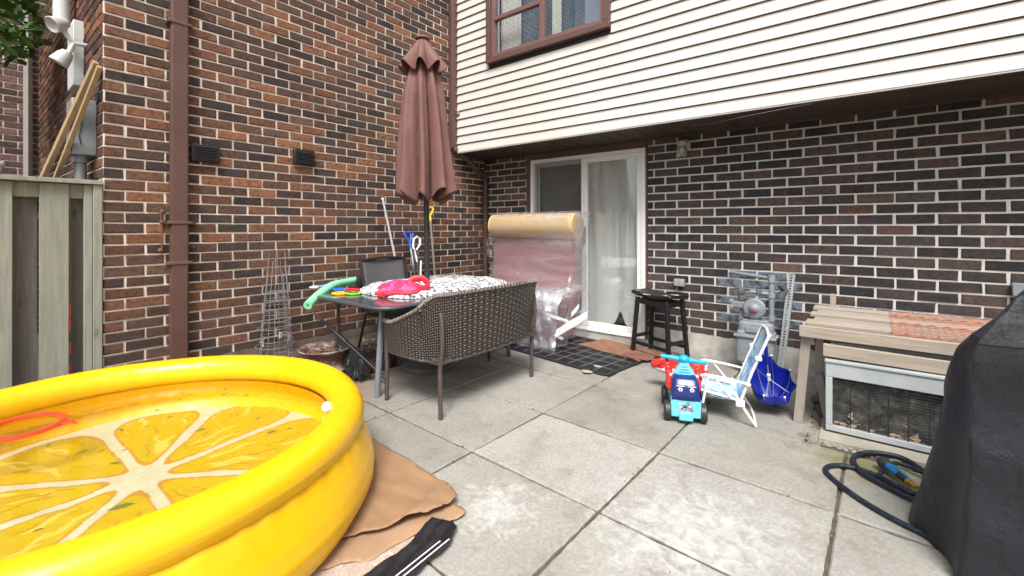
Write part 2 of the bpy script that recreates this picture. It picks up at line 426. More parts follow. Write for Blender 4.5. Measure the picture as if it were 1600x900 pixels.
# ================================================================== LEFT HOUSE (wing wall)
nh = thing('brick_house', (0, -2.03, 0), 'brown and red brick house wing with brown rain pipe on the left of the patio', 'house')
mb = MB(); rv = []
rn = random.Random(5)
bricks(mb, rv, (0, -4.06, 0), (0, 1, 0), (1, 0, 0), 4.06, .215, 6.2, tone=lambda u, z: .10*(1-u/4)+(.12*nz(u*1.2, z*1.2)), rnd=rn)
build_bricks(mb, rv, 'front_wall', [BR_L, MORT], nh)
mb = MB(); rv = []
bricks(mb, rv, (0, -4.06, 0), (-1, 0, 0), (0, -1, 0), 3.9, .215, 6.2, tone=lambda u, z: .05, rnd=rn)
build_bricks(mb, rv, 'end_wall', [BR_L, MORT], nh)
fnd = M('foundation_stone', (.17, .135, .105), (.07, .055, .045), 7, .95, 1.2, 22)
f = MB()
f.grid(lambda u, v: (.006+.028*(1-v)+.014*nz(u*26, v*4)+.006*nz(u*70, v*9), -4.05+4.04*u, -.05+.275*v+(.018*nz(u*20, 3) if v == 1 else 0)), 140, 6)
f.bb((-3.9, -4.055, -.05), (-.02, -3.9, .214)); f.build('foundation', fnd, nh)
# downpipe
dp = MB(); dp.bb((.012, -3.678, .14), (.082, -3.562, 6.1)); dpo = dp.build('downpipe', BROWN, nh, bevel=.012)
b = MB()
for z in (1.335, 1.02, 2.9):
    b.bb((.008, -3.70, z-.012), (.089, -3.54, z+.012))
split(b, 'strap', BROWN2, dpo, bevel=.004)
b = MB()
for z, y in ((1.42, -3.72), (1.34, -3.72), (1.33, -3.52), (1.12, -3.73), (1.14, -3.52)): b.ball((.02, y, z), .02, 10, 8, (.8, 1, 1)); 
b.tube([(.02, -3.73, 1.45), (.035, -3.73, 1.38), (.02, -3.72, 1.3), (.03, -3.725, 1.13)], .006, 6)
split(b, 'wall_clip', M('rusty_steel', (.10, .05, .035), (.18, .08, .045), 30, .8, .5), dpo)
# vents
for n_, (y0, y1, z0, z1) in enumerate(((-3.54, -3.335, 1.835, 1.975), (-2.715, -2.515, 1.895, 2.045))):
    b = MB(); b.bb((.008, y0, z0), (.05, y1, z1)); vo = b.build('vent_cover', BLACK, nh, bevel=.006)
    b = MB()
    for k in range(6): zz = z0+.022+k*.0195; b.box((.055, (y0+y1)/2, zz), (.014, y1-y0-.05, .006), (0, .5, 0))
    for yy in (y0+.012, y1-.012):
        for k in range(4): b.ball((.052, yy, z0+.02+k*.035), .005, 8, 5)
    for k in range(5): b.ball((.052, y0+.03+k*.036, z1-.008), .005, 8, 5)
    b.build('louvre', DARK, vo)
# electric box on the end wall
b = MB(); b.bb((-.44, -4.062, 1.83), (-.20, -4.20, 2.24)); mo = b.build('meter_box', GREYM, nh, bevel=.008)
b = MB(); b.tube([(-.3, -4.14, 1.83), (-.3, -4.14, .1)], .036, 14); b.lathe([(.05, 0), (.05, .05)], 14, (-.3, -4.14, 1.78), cap=True); b.build('conduit', GREYM, mo)
b = MB(); b.tube([(-.195, -4.15, 2.12), (-.192, -4.145, 2.04), (-.195, -4.16, 1.97), (-.193, -4.15, 1.9)], .003, 6); b.build('wire', BLACK, mo)
# flood light with two heads and white service pipes
b = MB(); b.tube([(-1.05, -4.16, 5.9), (-1.05, -4.16, 3.0)], .055, 14); b.tube([(-.85, -4.12, 5.9), (-.85, -4.12, 3.3)], .03, 12)
b.bb((-1.0, -4.063, 2.45), (-.72, -4.13, 2.98)); b.build('service_pipe', M('pale_pipe', (.62, .64, .64), (.5, .52, .53), 6, .5), nh, bevel=.006)
fl = MB()
for c, rx in (((-.62, -4.22, 2.88), (R(120), 0, R(25))), ((-.60, -4.20, 2.62), (R(150), 0, R(-20)))):
    m3 = Euler(rx).to_matrix(); fl.lathe([(.004, -.06), (.035, -.055), (.05, -.02), (.062, .05), (.056, .055), (.03, .03), (.004, .02)], 20, c, m3)
fl.tube([(-.62, -4.06, 2.76), (-.61, -4.14, 2.75), (-.62, -4.2, 2.84)], .018, 8); fl.tube([(-.61, -4.14, 2.75), (-.60, -4.17, 2.66)], .018, 8)
fl.build('flood_light', M('white_lamp', (.55, .55, .53), (.45, .45, .43), 6, .4), nh)

# far wall beyond the recess
fh = thing('brick_house', (-3.9, -6.5, 0), 'pale pink brick house wall far behind the wooden fence, at the left edge', 'house')
mb = MB(); rv = []
bricks(mb, rv, (-3.9, -9.5, 0), (0, 1, 0), (1, 0, 0), 5.44, -.04, 6.2, rnd=rn); build_bricks(mb, rv, 'front_wall', [BR_F, MORT], fh)
b = MB(); b.tube([(-3.84, -4.16, 6.1), (-3.84, -4.16, 0)], .04, 4); b.build('corner_strip', M('pale_strip', (.30, .28, .26), None, 5, .6), fh)
b = MB(); b.lathe([(.004, -.06), (.05, -.05), (.07, .03), (.1, .12), (.09, .13), (.02, .05)], 18, V(-3.7, -4.42, 2.02), Euler((R(110), 0, R(60))).to_matrix()); b.tube([(-3.88, -4.42, 2.0), (-3.72, -4.42, 2.0)], .02, 8)
b.build('wall_lamp', M('clear_lamp', (.6, .66, .72), (.5, .55, .6), 6, .2), fh)

# ================================================================== OWN HOUSE
hh = thing('town_house', (3.5, 0, 0), 'townhouse with cream clapboard upper floor overhanging a dark brick ground floor and white sliding door', 'house')
mb = MB(); rv = []
bricks(mb, rv, (0, 0, 0), (1, 0, 0), (0, -1, 0), 7.4, .205, 2.29, holes=[(.765, 2.40, .205, 2.29)], size=(.247, .0858, .0145, .0175),
       tone=lambda u, z: (.22 if u < .8 else -.06)+.1*nz(u*1.1, z*1.4, 5), paint=lambda u, z: 1. if 3.2 < u < 3.78 and .3 < z < .86 else 0., rnd=rn)
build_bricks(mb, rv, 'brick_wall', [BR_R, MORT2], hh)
par = M('white_parging', (.50, .49, .46), (.30, .28, .25), 8, .9, .8, 30)
f = MB()
def fz(x): return .225+.014*nz(x*9, 2)
f.grid(lambda u, v: (2.40+5*u, -.010-.012*(1-v)+.004*nz(u*60, v*5), -.05+(fz(2.4+5*u)+.05)*v), 160, 6)
f.grid(lambda u, v: (.0+.765*u, -.010, -.05+(.22+.05)*v), 20, 4); f.build('foundation', par, hh)
# concrete door step
f = MB(); f.bb((.765, -.06, -.05), (2.47, .18, .085)); f.build('door_step', par, hh, bevel=.01)
# siding
vin, N, L_, P = newmat('cream_siding'); wp = worldpos(N)
sf = tnoise(N, L_, wp, 1.3, 4)
mp = N.new('ShaderNodeMapping'); mp.inputs['Scale'].default_value = (9, 9, .9); L_.new(wp, mp.inputs['Vector'])
st = tnoise(N, L_, mp.outputs['Vector'], 2, 6, .7)
c = ramp(N, L_, sf, [(.3, (.60, .555, .505)), (.7, (.64, .615, .59))])
c = mix(N, L_, math_(N, L_, 'MULTIPLY', ramp(N, L_, st, [(.52, 0), (.75, 1)]), .22), c, (.50, .45, .40))
L_.new(c, P.inputs['Base Color']); P.inputs['Roughness'].default_value = .5
sb = MB(); EX = .1075; WX0, WX1, WZ0, WZ1 = .63, 2.27, 3.29, 4.75
def sboard(x0, x1, z, top):
    z1 = min(z+EX, top)-.0095
    sb.add([(x0, -.627, z), (x1, -.627, z), (x1, -.611, z1), (x0, -.611, z1), (x0, -.609, z), (x1, -.609, z), (x0, -.609, z1), (x1, -.609, z1)],
           [(0,1,2,3), (4,5,1,0), (5,7,2,1), (0,3,6,4)])
z = 2.275
while z < 6.1:
    zt = z+EX
    spans = [(0.085, 7.4)]
    if zt > WZ0 and z < WZ1: spans = [(0.085, WX0), (WX1, 7.4)]
    for (a, b_) in spans:
        cuts = [a, b_]
        for s_ in range(int(a)+2, int(b_)+1, 3):
            q = s_+.6*((int(z/EX)*37) % 10)/10
            if a+.3 < q < b_-.3 and (int(z/EX) % 2 == 0): cuts.append(q)
        cuts.sort()
        for p, q in zip(cuts, cuts[1:]):
            sboard(p, q-(.0 if q == b_ else .0025), z, 6.2)
    z += EX
sb.bb((.085, -.622, 2.262), (7.4, -.60, 2.2745))
sb.build('siding', vin, hh, smooth=0)
b = MB(); b.bb((.085, -.605, WZ0), (WX0, -.5, 6.2)); b.bb((.085, -.605, 2.28), (7.4, -.5, WZ0)); b.bb((WX1, -.605, WZ0), (7.4, -.5, 6.2)); b.bb((WX0, -.605, WZ1), (WX1, -.5, 6.2)); b.build('wall_core', DARK, hh, smooth=0)  # dark colour stands in for shadow in the slots between siding boards
b = MB(); b.bb((.012, -.70, 2.32), (.083, -.612, 6.1)); cp = b.build('downpipe', BROWN, hh, bevel=.012)
el = MB()
pts = []; rr = []
for k in range(25):
    t_ = k/24; an = t_*R(70)
    pts.append(V(.047+.10*t_, -.655+.30*math.sin(an)*t_**.6*1.2, 2.33-.10*t_-.16*t_**2)); rr.append(.042 if k % 2 else .034)
el.tube(pts, rr, 12); el.tube([pts[-1], (.10, -.10, 2.02), (.075, -.06, 1.9), (.07, -.055, .05)], .035, 10); el.build('elbow', M('old_elbow', (.06, .038, .030), (.10, .065, .05), 20, .6), cp)
b = MB(); b.bb((.04, -.606, 2.255), (7.4, .02, 2.263))
for k in range(36): b.bb((.06+k*.203, -.60, 2.249), (.066+k*.203, -.004, 2.2555))
b.bb((.0, -.04, 2.235), (7.4, -.012, 2.254))
b.build('soffit', M('brown_soffit', (.075, .05, .04), (.055, .038, .03), 6, .6), hh, smooth=0)
b = MB(); b.bb((.095, -.642, 2.755), (.135, -.618, 2.80)); b.bb((.101, -.646, 2.761), (.129, -.641, 2.794)); b.build('sensor', GREYM, hh, bevel=.003)
b = MB(); b.tube([(3.0, -.40, 2.246), (3.2, -.50, 2.225), (3.45, -.60, 2.222), (3.7, -.61, 2.236), (3.95, -.60, 2.250)], .0017, 6); b.build('cable', GREYM, hh)
b = MB(); b.bb((.01, .32, -.04), (7.4, .36, 6.2)); b.bb((-.0, .02, 2.27), (7.4, .32, 2.29)); b.build('inner_wall', DARK, hh, smooth=0)  # added dark backing, stops bright sky showing through gaps at the door head
# upper window
gl, N, L_, P = newmat('window_glass')
for n in list(N):
    if n.type != 'OUTPUT_MATERIAL': N.remove(n)
out = [n for n in N if n.type == 'OUTPUT_MATERIAL'][0]
tr = N.new('ShaderNodeBsdfTransparent'); tr.inputs[0].default_value = (.95, .965, .96, 1); go = N.new('ShaderNodeBsdfGlossy'); go.inputs['Roughness'].default_value = .02
mx = N.new('ShaderNodeMixShader')
L_.new(schlick(N, L_, .14, 1.2), mx.inputs[0]); L_.new(tr.outputs[0], mx.inputs[1]); L_.new(go.outputs[0], mx.inputs[2]); L_.new(mx.outputs[0], out.inputs[0])
GLASS = gl
wo = MB()
def rframe(mb, x0, x1, z0, z1, wd, y0, y1, mi=0):
    mb.bb((x0, y0, z0), (x1, y1, z0+wd), mi); mb.bb((x0, y0, z1-wd), (x1, y1, z1), mi)
    mb.bb((x0, y0, z0+wd), (x0+wd, y1, z1-wd), mi); mb.bb((x1-wd, y0, z0+wd), (x1, y1, z1-wd), mi)
rframe(wo, WX0, WX1, WZ0, WZ1, .065, -.672, -.56)
wo_ = wo.build('window', BROWN2, hh, bevel=.005)
b = MB(); rframe(b, WX0+.066, WX1-.066, WZ0+.066, WZ1-.066, .045, -.645, -.57); b.bb((1.405, -.64, WZ0+.11), (1.455, -.575, WZ1-.11)); b.bb((WX0+.11, -.635, 3.80), (1.405, -.58, 3.85))
b.build('frame', M('rosy_brown_frame', (.20, .105, .09), (.16, .085, .075), 5, .45), wo_, bevel=.004)
b = MB(); b.bb((WX0+.1, -.600, WZ0+.1), (1.41, -.597, 3.81)); b.bb((WX0+.1, -.603, 3.84), (1.41, -.600, WZ1-.1)); b.bb((1.45, -.600, WZ0+.1), (WX1-.1, -.597, WZ1-.1)); b.build('pane', GLASS, wo_, smooth=0)
CUR = M('white_curtain', (.78, .79, .77), (.72, .73, .72), 4, .8, .2, 80)
b = MB()
for x0, x1 in ((WX0+.07, 1.0), (1.46, 1.58)): b.grid(lambda u, v: (x0+(x1-x0)*u, -.46+.02*math.sin(u*(x1-x0)*110)+.008*nz(u*9, v*3), WZ0+.08+1.3*v), 60, 8)
b.build('curtain', CUR, wo_)
b = MB(); b.bb((WX0-.02, -.36, WZ0-.02), (WX1+.02, -.34, WZ1+.02)); b.bb((WX0, -.5, WZ0-.02), (WX1, -.36, WZ0)); b.build('room_back', M('dim_room', (.10, .17, .27), (.18, .25, .34), 3, .7), wo_)  # dimness of the room and blue of the glass put into the colour
# sliding door
so = thing('x', (1.6, 0, .09), '', ''); 
bpy.data.objects.remove(so)
b = MB(); DX0, DX1, DZ0, DZ1 = .845, 2.385, .088, 2.165
rframe(b, DX0, DX1, DZ0, DZ1, .042, -.045, .09); b.bb((DX0, -.075, DZ0-.001), (DX1+.01, -.046, DZ0+.02))
do = b.build('sliding_door', WHITE, hh, bevel=.004)
b = MB(); b.bb((.768, -.03, .088), (.843, .08, 2.19)); b.bb((2.387, -.028, .088), (2.401, .08, 2.19)); b.bb((.766, -.028, 2.1665), (2.4005, .08, 2.262)); b.build('door_jamb', BROWN2, do)
b = MB(); rframe(b, DX0+.043, 1.66, DZ0+.045, DZ1-.045, .03, .0, .02); b.build('screen_frame', M('grey_frame', (.30, .31, .31), None, 5, .5), do, bevel=.003)
b = MB(); rframe(b, 1.615, DX1-.043, DZ0+.045, DZ1-.045, .055, -.028, -.002); b.bb((1.59, -.034, DZ0+.045), (1.616, .0, DZ1-.045)); b.build('sliding_panel', WHITE, do, bevel=.004)
b = MB(); rframe(b, DX0+.044, 1.66, DZ0+.045, DZ1-.045, .05, .026, .05); b.build('fixed_panel', WHITE, do, bevel=.004)
b = MB(); b.bb((1.66, -.016, DZ0+.09), (DX1-.09, -.013, DZ1-.09)); b.bb((DX0+.08, .036, DZ0+.09), (1.62, .039, DZ1-.09)); b.build('pane', GLASS, do, smooth=0)
scm, N, L_, P = newmat('insect_screen')
for n in list(N):
    if n.type != 'OUTPUT_MATERIAL': N.remove(n)
out = [n for n in N if n.type == 'OUTPUT_MATERIAL'][0]
tr = N.new('ShaderNodeBsdfTransparent'); df = N.new('ShaderNodeBsdfDiffuse'); df.inputs[0].default_value = (.05, .055, .055, 1); mx = N.new('ShaderNodeMixShader')
mx.inputs[0].default_value = .22; L_.new(tr.outputs[0], mx.inputs[1]); L_.new(df.outputs[0], mx.inputs[2]); L_.new(mx.outputs[0], out.inputs[0])
b = MB(); b.bb((DX0+.073, .009, DZ0+.075), (1.64, .0105, DZ1-.075)); b.build('screen', scm, do, smooth=0)
b = MB(); b.bb((1.622, -.055, 1.10), (1.652, -.029, 1.30)); b.build('handle', BLACK, do, bevel=.006)
b = MB()
def curt(u, v):
    x = 1.62+.74*u; zb = .16+.16*math.exp(-((x-2.03)/.055)**2)
    return (x, .10+.022*math.sin(u*17+1.5*nz(u*3, v*2))*(.5+.5*v)+.02*nz(u*5, v*2.4, 8), zb+(2.12-zb)*v)
b.grid(curt, 90, 40); b.build('curtain', CUR, do)
b = MB()
for k in range(64): b.box((1.25, .10, .2+k*.0305), (.75, .034, .002), (R(60), 0, 0))
b.build('blind', M('blind_slat', (.74, .76, .72), None, 5, .6), do)
b = MB(); b.bb((.8, .28, .0), (2.45, .30, 2.3)); b.bb((.8, .12, .05), (2.45, .28, .09)); b.bb((.78, .09, .05), (.80, .3, 2.3)); b.bb((2.43, .09, .05), (2.45, .3, 2.3)); b.bb((.8, .09, 2.2), (2.45, .3, 2.24)); b.build('room_back', M('room_brown', (.22, .13, .07), (.12, .08, .05), 5, .8), do)
# wall light, outlet
lo = MB(); c0 = ay(1070, 228); lo.lathe([(.001, 0), (.055, 0), (.055, .012), (.03, .03), (.001, .03)], 20, (2.80, -.008, 2.15), Euler((R(90), 0, 0)).to_matrix())
lo.tube([(2.80, -.03, 2.15), (2.80, -.08, 2.165), (2.80, -.11, 2.15)], .018, 10); lo.lathe([(.001, .05), (.035, .045), (.048, .02), (.048, 0), (.001, 0)], 20, (2.80, -.11, 2.13))
wl_ = lo.build('wall_light', M('old_white_metal', (.55, .52, .47), (.35, .31, .27), 14, .5, .3), hh)
jar = M('jar_glass', (.55, .56, .52), (.4, .42, .4), 10, .12); jar.node_tree.nodes['Principled BSDF'].inputs['Transmission Weight'].default_value = .7
b = MB(); b.lathe([(.042, .0), (.050, -.03), (.050, -.09), (.035, -.115), (.001, -.118)], 20, (2.80, -.11, 2.13)); b.build('glass_jar', jar, wl_)
b = MB(); b.ball((2.80, -.11, 2.075), .026, 12, 10, (1, 1, 1.3)); b.build('bulb', WHITE, wl_)
b = MB(); b.bb((2.70, -.062, .69), (2.80, -.008, .765)); b.bb((2.708, -.068, .697), (2.747, -.061, .757)); b.bb((2.753, -.068, .697), (2.792, -.061, .757)); b.build('outlet_box', M('outlet_grey', (.34, .36, .32), (.25, .27, .24), 14, .5), hh, bevel=.004)
c0 = ay(1594, 452); b = MB(); b.box((c0.x, -.03, c0.z), (.09, .05, .09)); b.tube([(c0.x, -.03, c0.z-.04), (c0.x, -.03, .25)], .01, 8); b.build('junction_box', GREYM, hh, bevel=.004)

# ================================================================== FENCE, PLANKS, TREE
def wood(name, c1, c2, rough=.8, ax_='z', bs=.5, knots=True):
    m, N, L, P = newmat(name); v = coord(N)
    sc_ = {'z': (14, 14, 1.0), 'x': (1.0, 14, 14), 'y': (14, 1.0, 14)}[ax_]
    mp = N.new('ShaderNodeMapping'); mp.inputs['Scale'].default_value = sc_; L.new(v, mp.inputs['Vector'])
    f = tnoise(N, L, mp.outputs['Vector'], 3, 8, .65, .6); f2 = tnoise(N, L, v, 3.5, 4)
    c = ramp(N, L, f, [(.3, c1), (.68, c2)])
    c = mix(N, L, math_(N, L, 'MULTIPLY', ramp(N, L, f2, [(.4, 0), (.7, 1)]), .35), c, tuple(x*.6 for x in c1))
    if knots:
        vo = N.new('ShaderNodeTexVoronoi'); vo.inputs['Scale'].default_value = 1; 
        mp2 = N.new('ShaderNodeMapping'); mp2.inputs['Scale'].default_value = tuple(7 if q > 2 else 2.6 for q in sc_); L.new(v, mp2.inputs['Vector']); L.new(mp2.outputs['Vector'], vo.inputs['Vector'])
        c = mix(N, L, math_(N, L, 'MULTIPLY', ramp(N, L, vo.outputs['Distance'], [(.06, 1), (.12, 0)]), .6), c, tuple(x*.35 for x in c1))
    L.new(c, P.inputs['Base Color']); P.inputs['Roughness'].default_value = rough; P.inputs['Specular IOR Level'].default_value = .3
    bump(N, L, P, f, bs, .004); return m
FW_ = wood('fence_wood', (.33, .335, .28), (.22, .225, .185))
FWB = wood('fence_wood_back', (.20, .185, .165), (.12, .11, .10))
fo = thing('wooden_fence', (0, -5.6, 0), 'weathered grey green board fence with overlapping boards, butting against the brick corner', 'fence')
y = -4.08; rn2 = random.Random(3)
tr_ = MB(); tr_.bb((-.115, -7.6, 1.602), (.035, -4.065, 1.632)); tr_.build('cap_rail', FW_, fo, bevel=.003)
tr_ = MB(); tr_.bb((-.075, -7.6, 1.50), (-.03, -4.07, 1.60)); tr_.bb((-.075, -7.6, .12), (-.03, -4.07, .21)); tr_.build('rail', FW_, fo, bevel=.003)
b = MB(); b.bb((-.055, -4.115, .0), (.02, -4.066, 1.60)); b.bb((-.04, -4.160, .03), (.004, -4.117, 1.598)); b.build('post', FW_, fo, bevel=.003)
# front boards (towards the patio) and back boards
ys = [(-4.375, -4.235), (-4.64, -4.495), (-4.90, -4.76), (-5.17, -5.02), (-5.44, -5.29), (-5.7, -5.56), (-5.98, -5.83), (-6.25, -6.11), (-6.52, -6.38), (-6.8, -6.65), (-7.1, -6.95), (-7.4, -7.25)]
for a, c in ys:
    b = MB(); b.bb((-.028, a, .03), (-.006, c, 1.598)); b.build('board', FW_, fo, bevel=.003)
k = -4.078
while k > -7.5:
    b = MB(); b.bb((-.10, k-.145, .03), (-.078, k, 1.58)); k -= .15
    b.build('back_board', FWB, fo, bevel=.003)
b = MB(); b.bb((-.055, -4.236, .20), (-.029, -4.222, 1.50)); b.build('edge_strip', FWB, fo)
b = MB()
for z0 in (.28, .42, .58, .68): b.bb((-.028, -4.2365, z0), (-.024, -4.2225, z0+.07+.03*rn2.random()))
split(b, 'orange_mark', M('orange_tape', (.75, .12, .03), None, 5, .6), fo)
LUM = wood('new_lumber', (.42, .30, .17), (.28, .19, .10), .7, 'z', .3)
for (t1, b1, lab) in (((150, 97), (68, 276), 'yellow pine plank leaning on the house corner, the nearer and wider of two'), ((156, 104), (88, 276), 'yellow pine plank leaning on the house corner, the farther and thinner of two')):
    T_ = ay(*t1, -4.10); B_ = ax(*b1, -.42 if t1[0] == 150 else -.34); d_ = (B_-T_); e_ = T_+d_*((T_.z-.9)/(T_.z-B_.z))
    if t1[0] == 150: pk = MB(); pk.bar(T_, e_, .065, .032, (0, 1, 0))
    else: pk = MB(); pk.bar(T_, e_, .04, .028, (0, 1, 0))
    o = pk.build('plank', LUM, bevel=.003); tag(o, lab, 'plank', 'planks leaning behind the fence')
leaf = M('leaf', (.05, .12, .02), (.10, .20, .03), 3, .5); leaf.node_tree.nodes['Principled BSDF'].inputs['Subsurface Weight'].default_value = 0
to = thing('tree', (-1.9, -5.6, 0), 'leafy green tree behind the fence, its twigs just entering at the left edge', 'tree')
b = MB(); b.tube([(-1.9, -5.6, 0), (-1.87, -5.58, 1.5), (-1.8, -5.35, 2.6), (-1.85, -5.0, 3.4)], [.07, .06, .045, .02], 10)
b.tube([(-1.8, -5.45, 2.6), (-1.6, -5.1, 2.9), (-1.35, -4.85, 3.1)], [.03, .02, .006], 8); b.tube([(-1.82, -5.5, 2.4), (-1.9, -5.9, 3.0)], [.03, .01], 8)
b.build('trunk', M('bark', (.12, .09, .07), (.07, .05, .04), 12, .9, .8), to)
b = MB(); rn3 = random.Random(8)
for _ in range(1500):
    while True:
        p = V(rn3.uniform(-1, 1), rn3.uniform(-1, 1), rn3.uniform(-1, 1))
        if p.length < 1 and nz(p.x*2.2, p.y*2.2, p.z*2.2) > -.12: break
    c = V(-1.9+p.x*.8, -4.85+p.y*.7, 3.25+p.z*.75); s = .045+.03*rn3.random(); m3 = Euler((rn3.uniform(-1, 1), rn3.uniform(-1, 1), rn3.uniform(0, 6))).to_matrix()
    b.add([c+m3 @ (V(*q)*s) for q in ((-1, 0, 0), (-.3, .5, .08), (.5, .4, .1), (1.1, 0, 0), (.5, -.4, .1), (-.3, -.5, .08))], [(0, 1, 2, 3), (0, 3, 4, 5)])
b.build('crown', leaf, to, smooth=0)

# ================================================================== POOL
PC = V(1.70, -4.30, 0)
po = thing('inflatable_pool', PC, 'round yellow inflatable pool with a lemon slice printed on its floor, filled with water', 'pool')
YEL, N, L_, P = newmat('yellow_vinyl')
f = tnoise(N, L_, coord(N), 2.5, 3); L_.new(mix(N, L_, math_(N, L_, 'MULTIPLY', ramp(N, L_, tnoise(N, L_, coord(N), 38, 5, .7), [(.68, 0), (.76, 1)]), .2), ramp(N, L_, f, [(.3, (.86, .50, .002)), (.7, (.82, .45, .002))]), (.35, .22, .03)), P.inputs['Base Color'])
L_.new(ramp(N, L_, tnoise(N, L_, coord(N), 9, 6, .7), [(.35, .20), (.65, .42)]), P.inputs['Roughness']); P.inputs['Specular IOR Level'].default_value = .5; P.inputs['Subsurface Weight'].default_value = .12; P.inputs['Subsurface Radius'].default_value = (.05, .03, .005); P.inputs['Subsurface Scale'].default_value = .3
bump(N, L_, P, tnoise(N, L_, coord(N), 6, 2), .12, .01)
RZ, RR, TR = .375, .975, .082
b = MB()
def ring(u, v):
    a = 2*PI*u; t = 2*PI*v; puck = 1+.012*math.sin(a*46)*max(0, -math.cos(t))*0 + .02*nz(math.cos(a)*3, math.sin(a)*3, 4)
    r = TR*puck-.0018*max(0, math.cos((t-PI*1.0)*1))*(.5+.5*math.sin(a*150+6*nz(math.cos(a)*8, math.sin(a)*8)))*2-.003*math.exp(-((t-PI*.5)/.05)**2); return PC+V((RR+r*math.cos(t))*math.cos(a), (RR+r*math.cos(t))*math.sin(a), RZ+r*math.sin(t)+.012*nz(math.cos(a)*1.6, math.sin(a)*1.6, 9))
b.grid(ring, 220, 36, wrapu=True); b.build('ring', YEL, po, smooth=80)
b = MB(); prof = [(1.03, .345), (1.052, .31), (1.072, .26), (1.092, .20), (1.105, .14), (1.10, .085), (1.08, .04), (1.04, .014), (.97, .006)]
def body(u, v):
    a = 2*PI*u; k = v*(len(prof)-1); i = min(int(k), len(prof)-2); t = k-i; r = prof[i][0]*(1-t)+prof[i+1][0]*t; z = prof[i][1]*(1-t)+prof[i+1][1]*t
    w_ = .012*math.sin(a*60+3*nz(math.cos(a)*4, math.sin(a)*4))*math.exp(-((v-0)/.12)**2)*.5+.014*nz(math.cos(a)*2.5, math.sin(a)*2.5, z*3)
    return PC+V((r+w_)*math.cos(a), (r+w_)*math.sin(a), z)
b.grid(body, 400, 40, wrapu=True); b.build('side_wall', YEL, po, smooth=80)
# floor with lemon print, colour computed per vertex (print, darkened for the shade inside the pool)
FZ = .14; LC = V(1.665, -4.177, 0); SPK = [R(a) for a in (-1, 43, 99, 143, 182, 229, 272, 318)]
rn4 = random.Random(21); streaks = []
for i in range(8):
    a0, a1 = SPK[i], SPK[(i+1) % 8]; a1 += 2*PI if a1 < a0 else 0
    for _ in range(9):
        t = rn4.uniform(.18, .82); aa = a0+(a1-a0)*t; rr_ = rn4.uniform(.3, .78); kind = rn4.random()
        streaks.append((aa, rr_, rn4.uniform(.05, .13), rn4.uniform(.008, .018) if kind < .45 else rn4.uniform(.003, .006), 0 if kind < .45 else 1, rn4.uniform(-.3, .3)))
def smax(a, b, k=.06):
    h = max(k-abs(a-b), 0)/k; return max(a, b)+h*h*k*.25
def lemon(x, y):
    dx, dy = x-LC.x, y-LC.y; wob = .012*nz(x*5, y*5); r = math.hypot(dx, dy); a = math.atan2(dy, dx)
    YE = (.54, .375, .010); OUT = (.56, .39, .012); W = (.56, .535, .46)
    if r > .895+wob: return OUT
    best = -9
    for i in range(8):
        a0, a1 = SPK[i], SPK[(i+1) % 8]; 
        while a1 < a0: a1 += 2*PI
        aa = a
        while aa < a0: aa += 2*PI
        while aa > a0+2*PI: aa -= 2*PI
        if a0 <= aa <= a1:
            dl = r*math.sin(min(aa-a0, PI/2)); dr = r*math.sin(min(a1-aa, PI/2)); 
            hw = .017+.013*(r/.85)
            d = smax(smax(hw+wob*.6-dl, hw+wob*.6-dr, .10), r-.845-wob, .22)
            if r < .10: d = max(d, .085-r)
            break
    if d > 0: return W
    c = YE
    if d > -.012: return (.50, .26, .04)
    for (sa, sr, ln, wd, kd, tilt) in streaks:
        ca, sa_ = math.cos(sa), math.sin(sa); u = dx*ca+dy*sa_-sr; v = -dx*sa_+dy*ca
        if abs(u) < ln and abs(v) < .06:
            v2 = v-tilt*u-.01*math.sin(u*40)
            if (u/ln)**2+(v2/wd)**2 < 1: c = (.66, .50, .10) if kd == 0 else (.44, .23, .025)
    return c
NG = 300; S0 = 1.04; b = MB(); b.grid(lambda u, v: V(PC.x-S0+2*S0*u, PC.y-S0+2*S0*v, FZ+.006*nz(u*9, v*9)+.004*nz(u*21, v*23)), NG, NG)
keep = [i for i, f_ in enumerate(b.f) if (sum((b.v[k] for k in f_), V(0, 0, 0))/4-V(PC.x, PC.y, FZ)).length < 1.0]
b.f = [b.f[i] for i in keep]; b.m = [0]*len(b.f)
LEM, N, L_, P = newmat('lemon_print'); at = N.new('ShaderNodeAttribute'); at.attribute_name = 'print'
c = mix(N, L_, .2, at.outputs['Color'], ramp(N, L_, tnoise(N, L_, coord(N), 14, 5), [(.3, (.36, .33, .26)), (.7, (.6, .6, .6))]), 'OVERLAY')
L_.new(c, P.inputs['Base Color']); P.inputs['Roughness'].default_value = .5
cols = [c_ for p in b.v for c_ in (*lemon(p.x, p.y), 1.)]
o = b.build('floor', LEM, po, smooth=80); ca_ = o.data.attributes.new('print', 'FLOAT_COLOR', 'POINT'); ca_.data.foreach_set('color', cols)
b = MB(); b.grid(lambda u, v: PC+V((.93-.02*v+.06*math.sin(v*PI))*math.cos(2*PI*u), (.93-.02*v+.06*math.sin(v*PI))*math.sin(2*PI*u), FZ-.01+(RZ-.05-FZ)*v), 120, 8, wrapu=True); b.build('inner_wall', YEL, po, smooth=80)
wat, N, L_, P = newmat('pool_water')
for n in list(N):
    if n.type != 'OUTPUT_MATERIAL': N.remove(n)
out = [n for n in N if n.type == 'OUTPUT_MATERIAL'][0]
tr = N.new('ShaderNodeBsdfTransparent'); tr.inputs[0].default_value = (.93, .94, .82, 1); go = N.new('ShaderNodeBsdfGlossy'); go.inputs['Roughness'].default_value = .03
mx = N.new('ShaderNodeMixShader'); bp = N.new('ShaderNodeBump'); bp.inputs['Strength'].default_value = .4; bp.inputs['Distance'].default_value = .01
L_.new(tnoise(N, L_, worldpos(N), 7, 2), bp.inputs['Height']); L_.new(bp.outputs[0], go.inputs['Normal'])
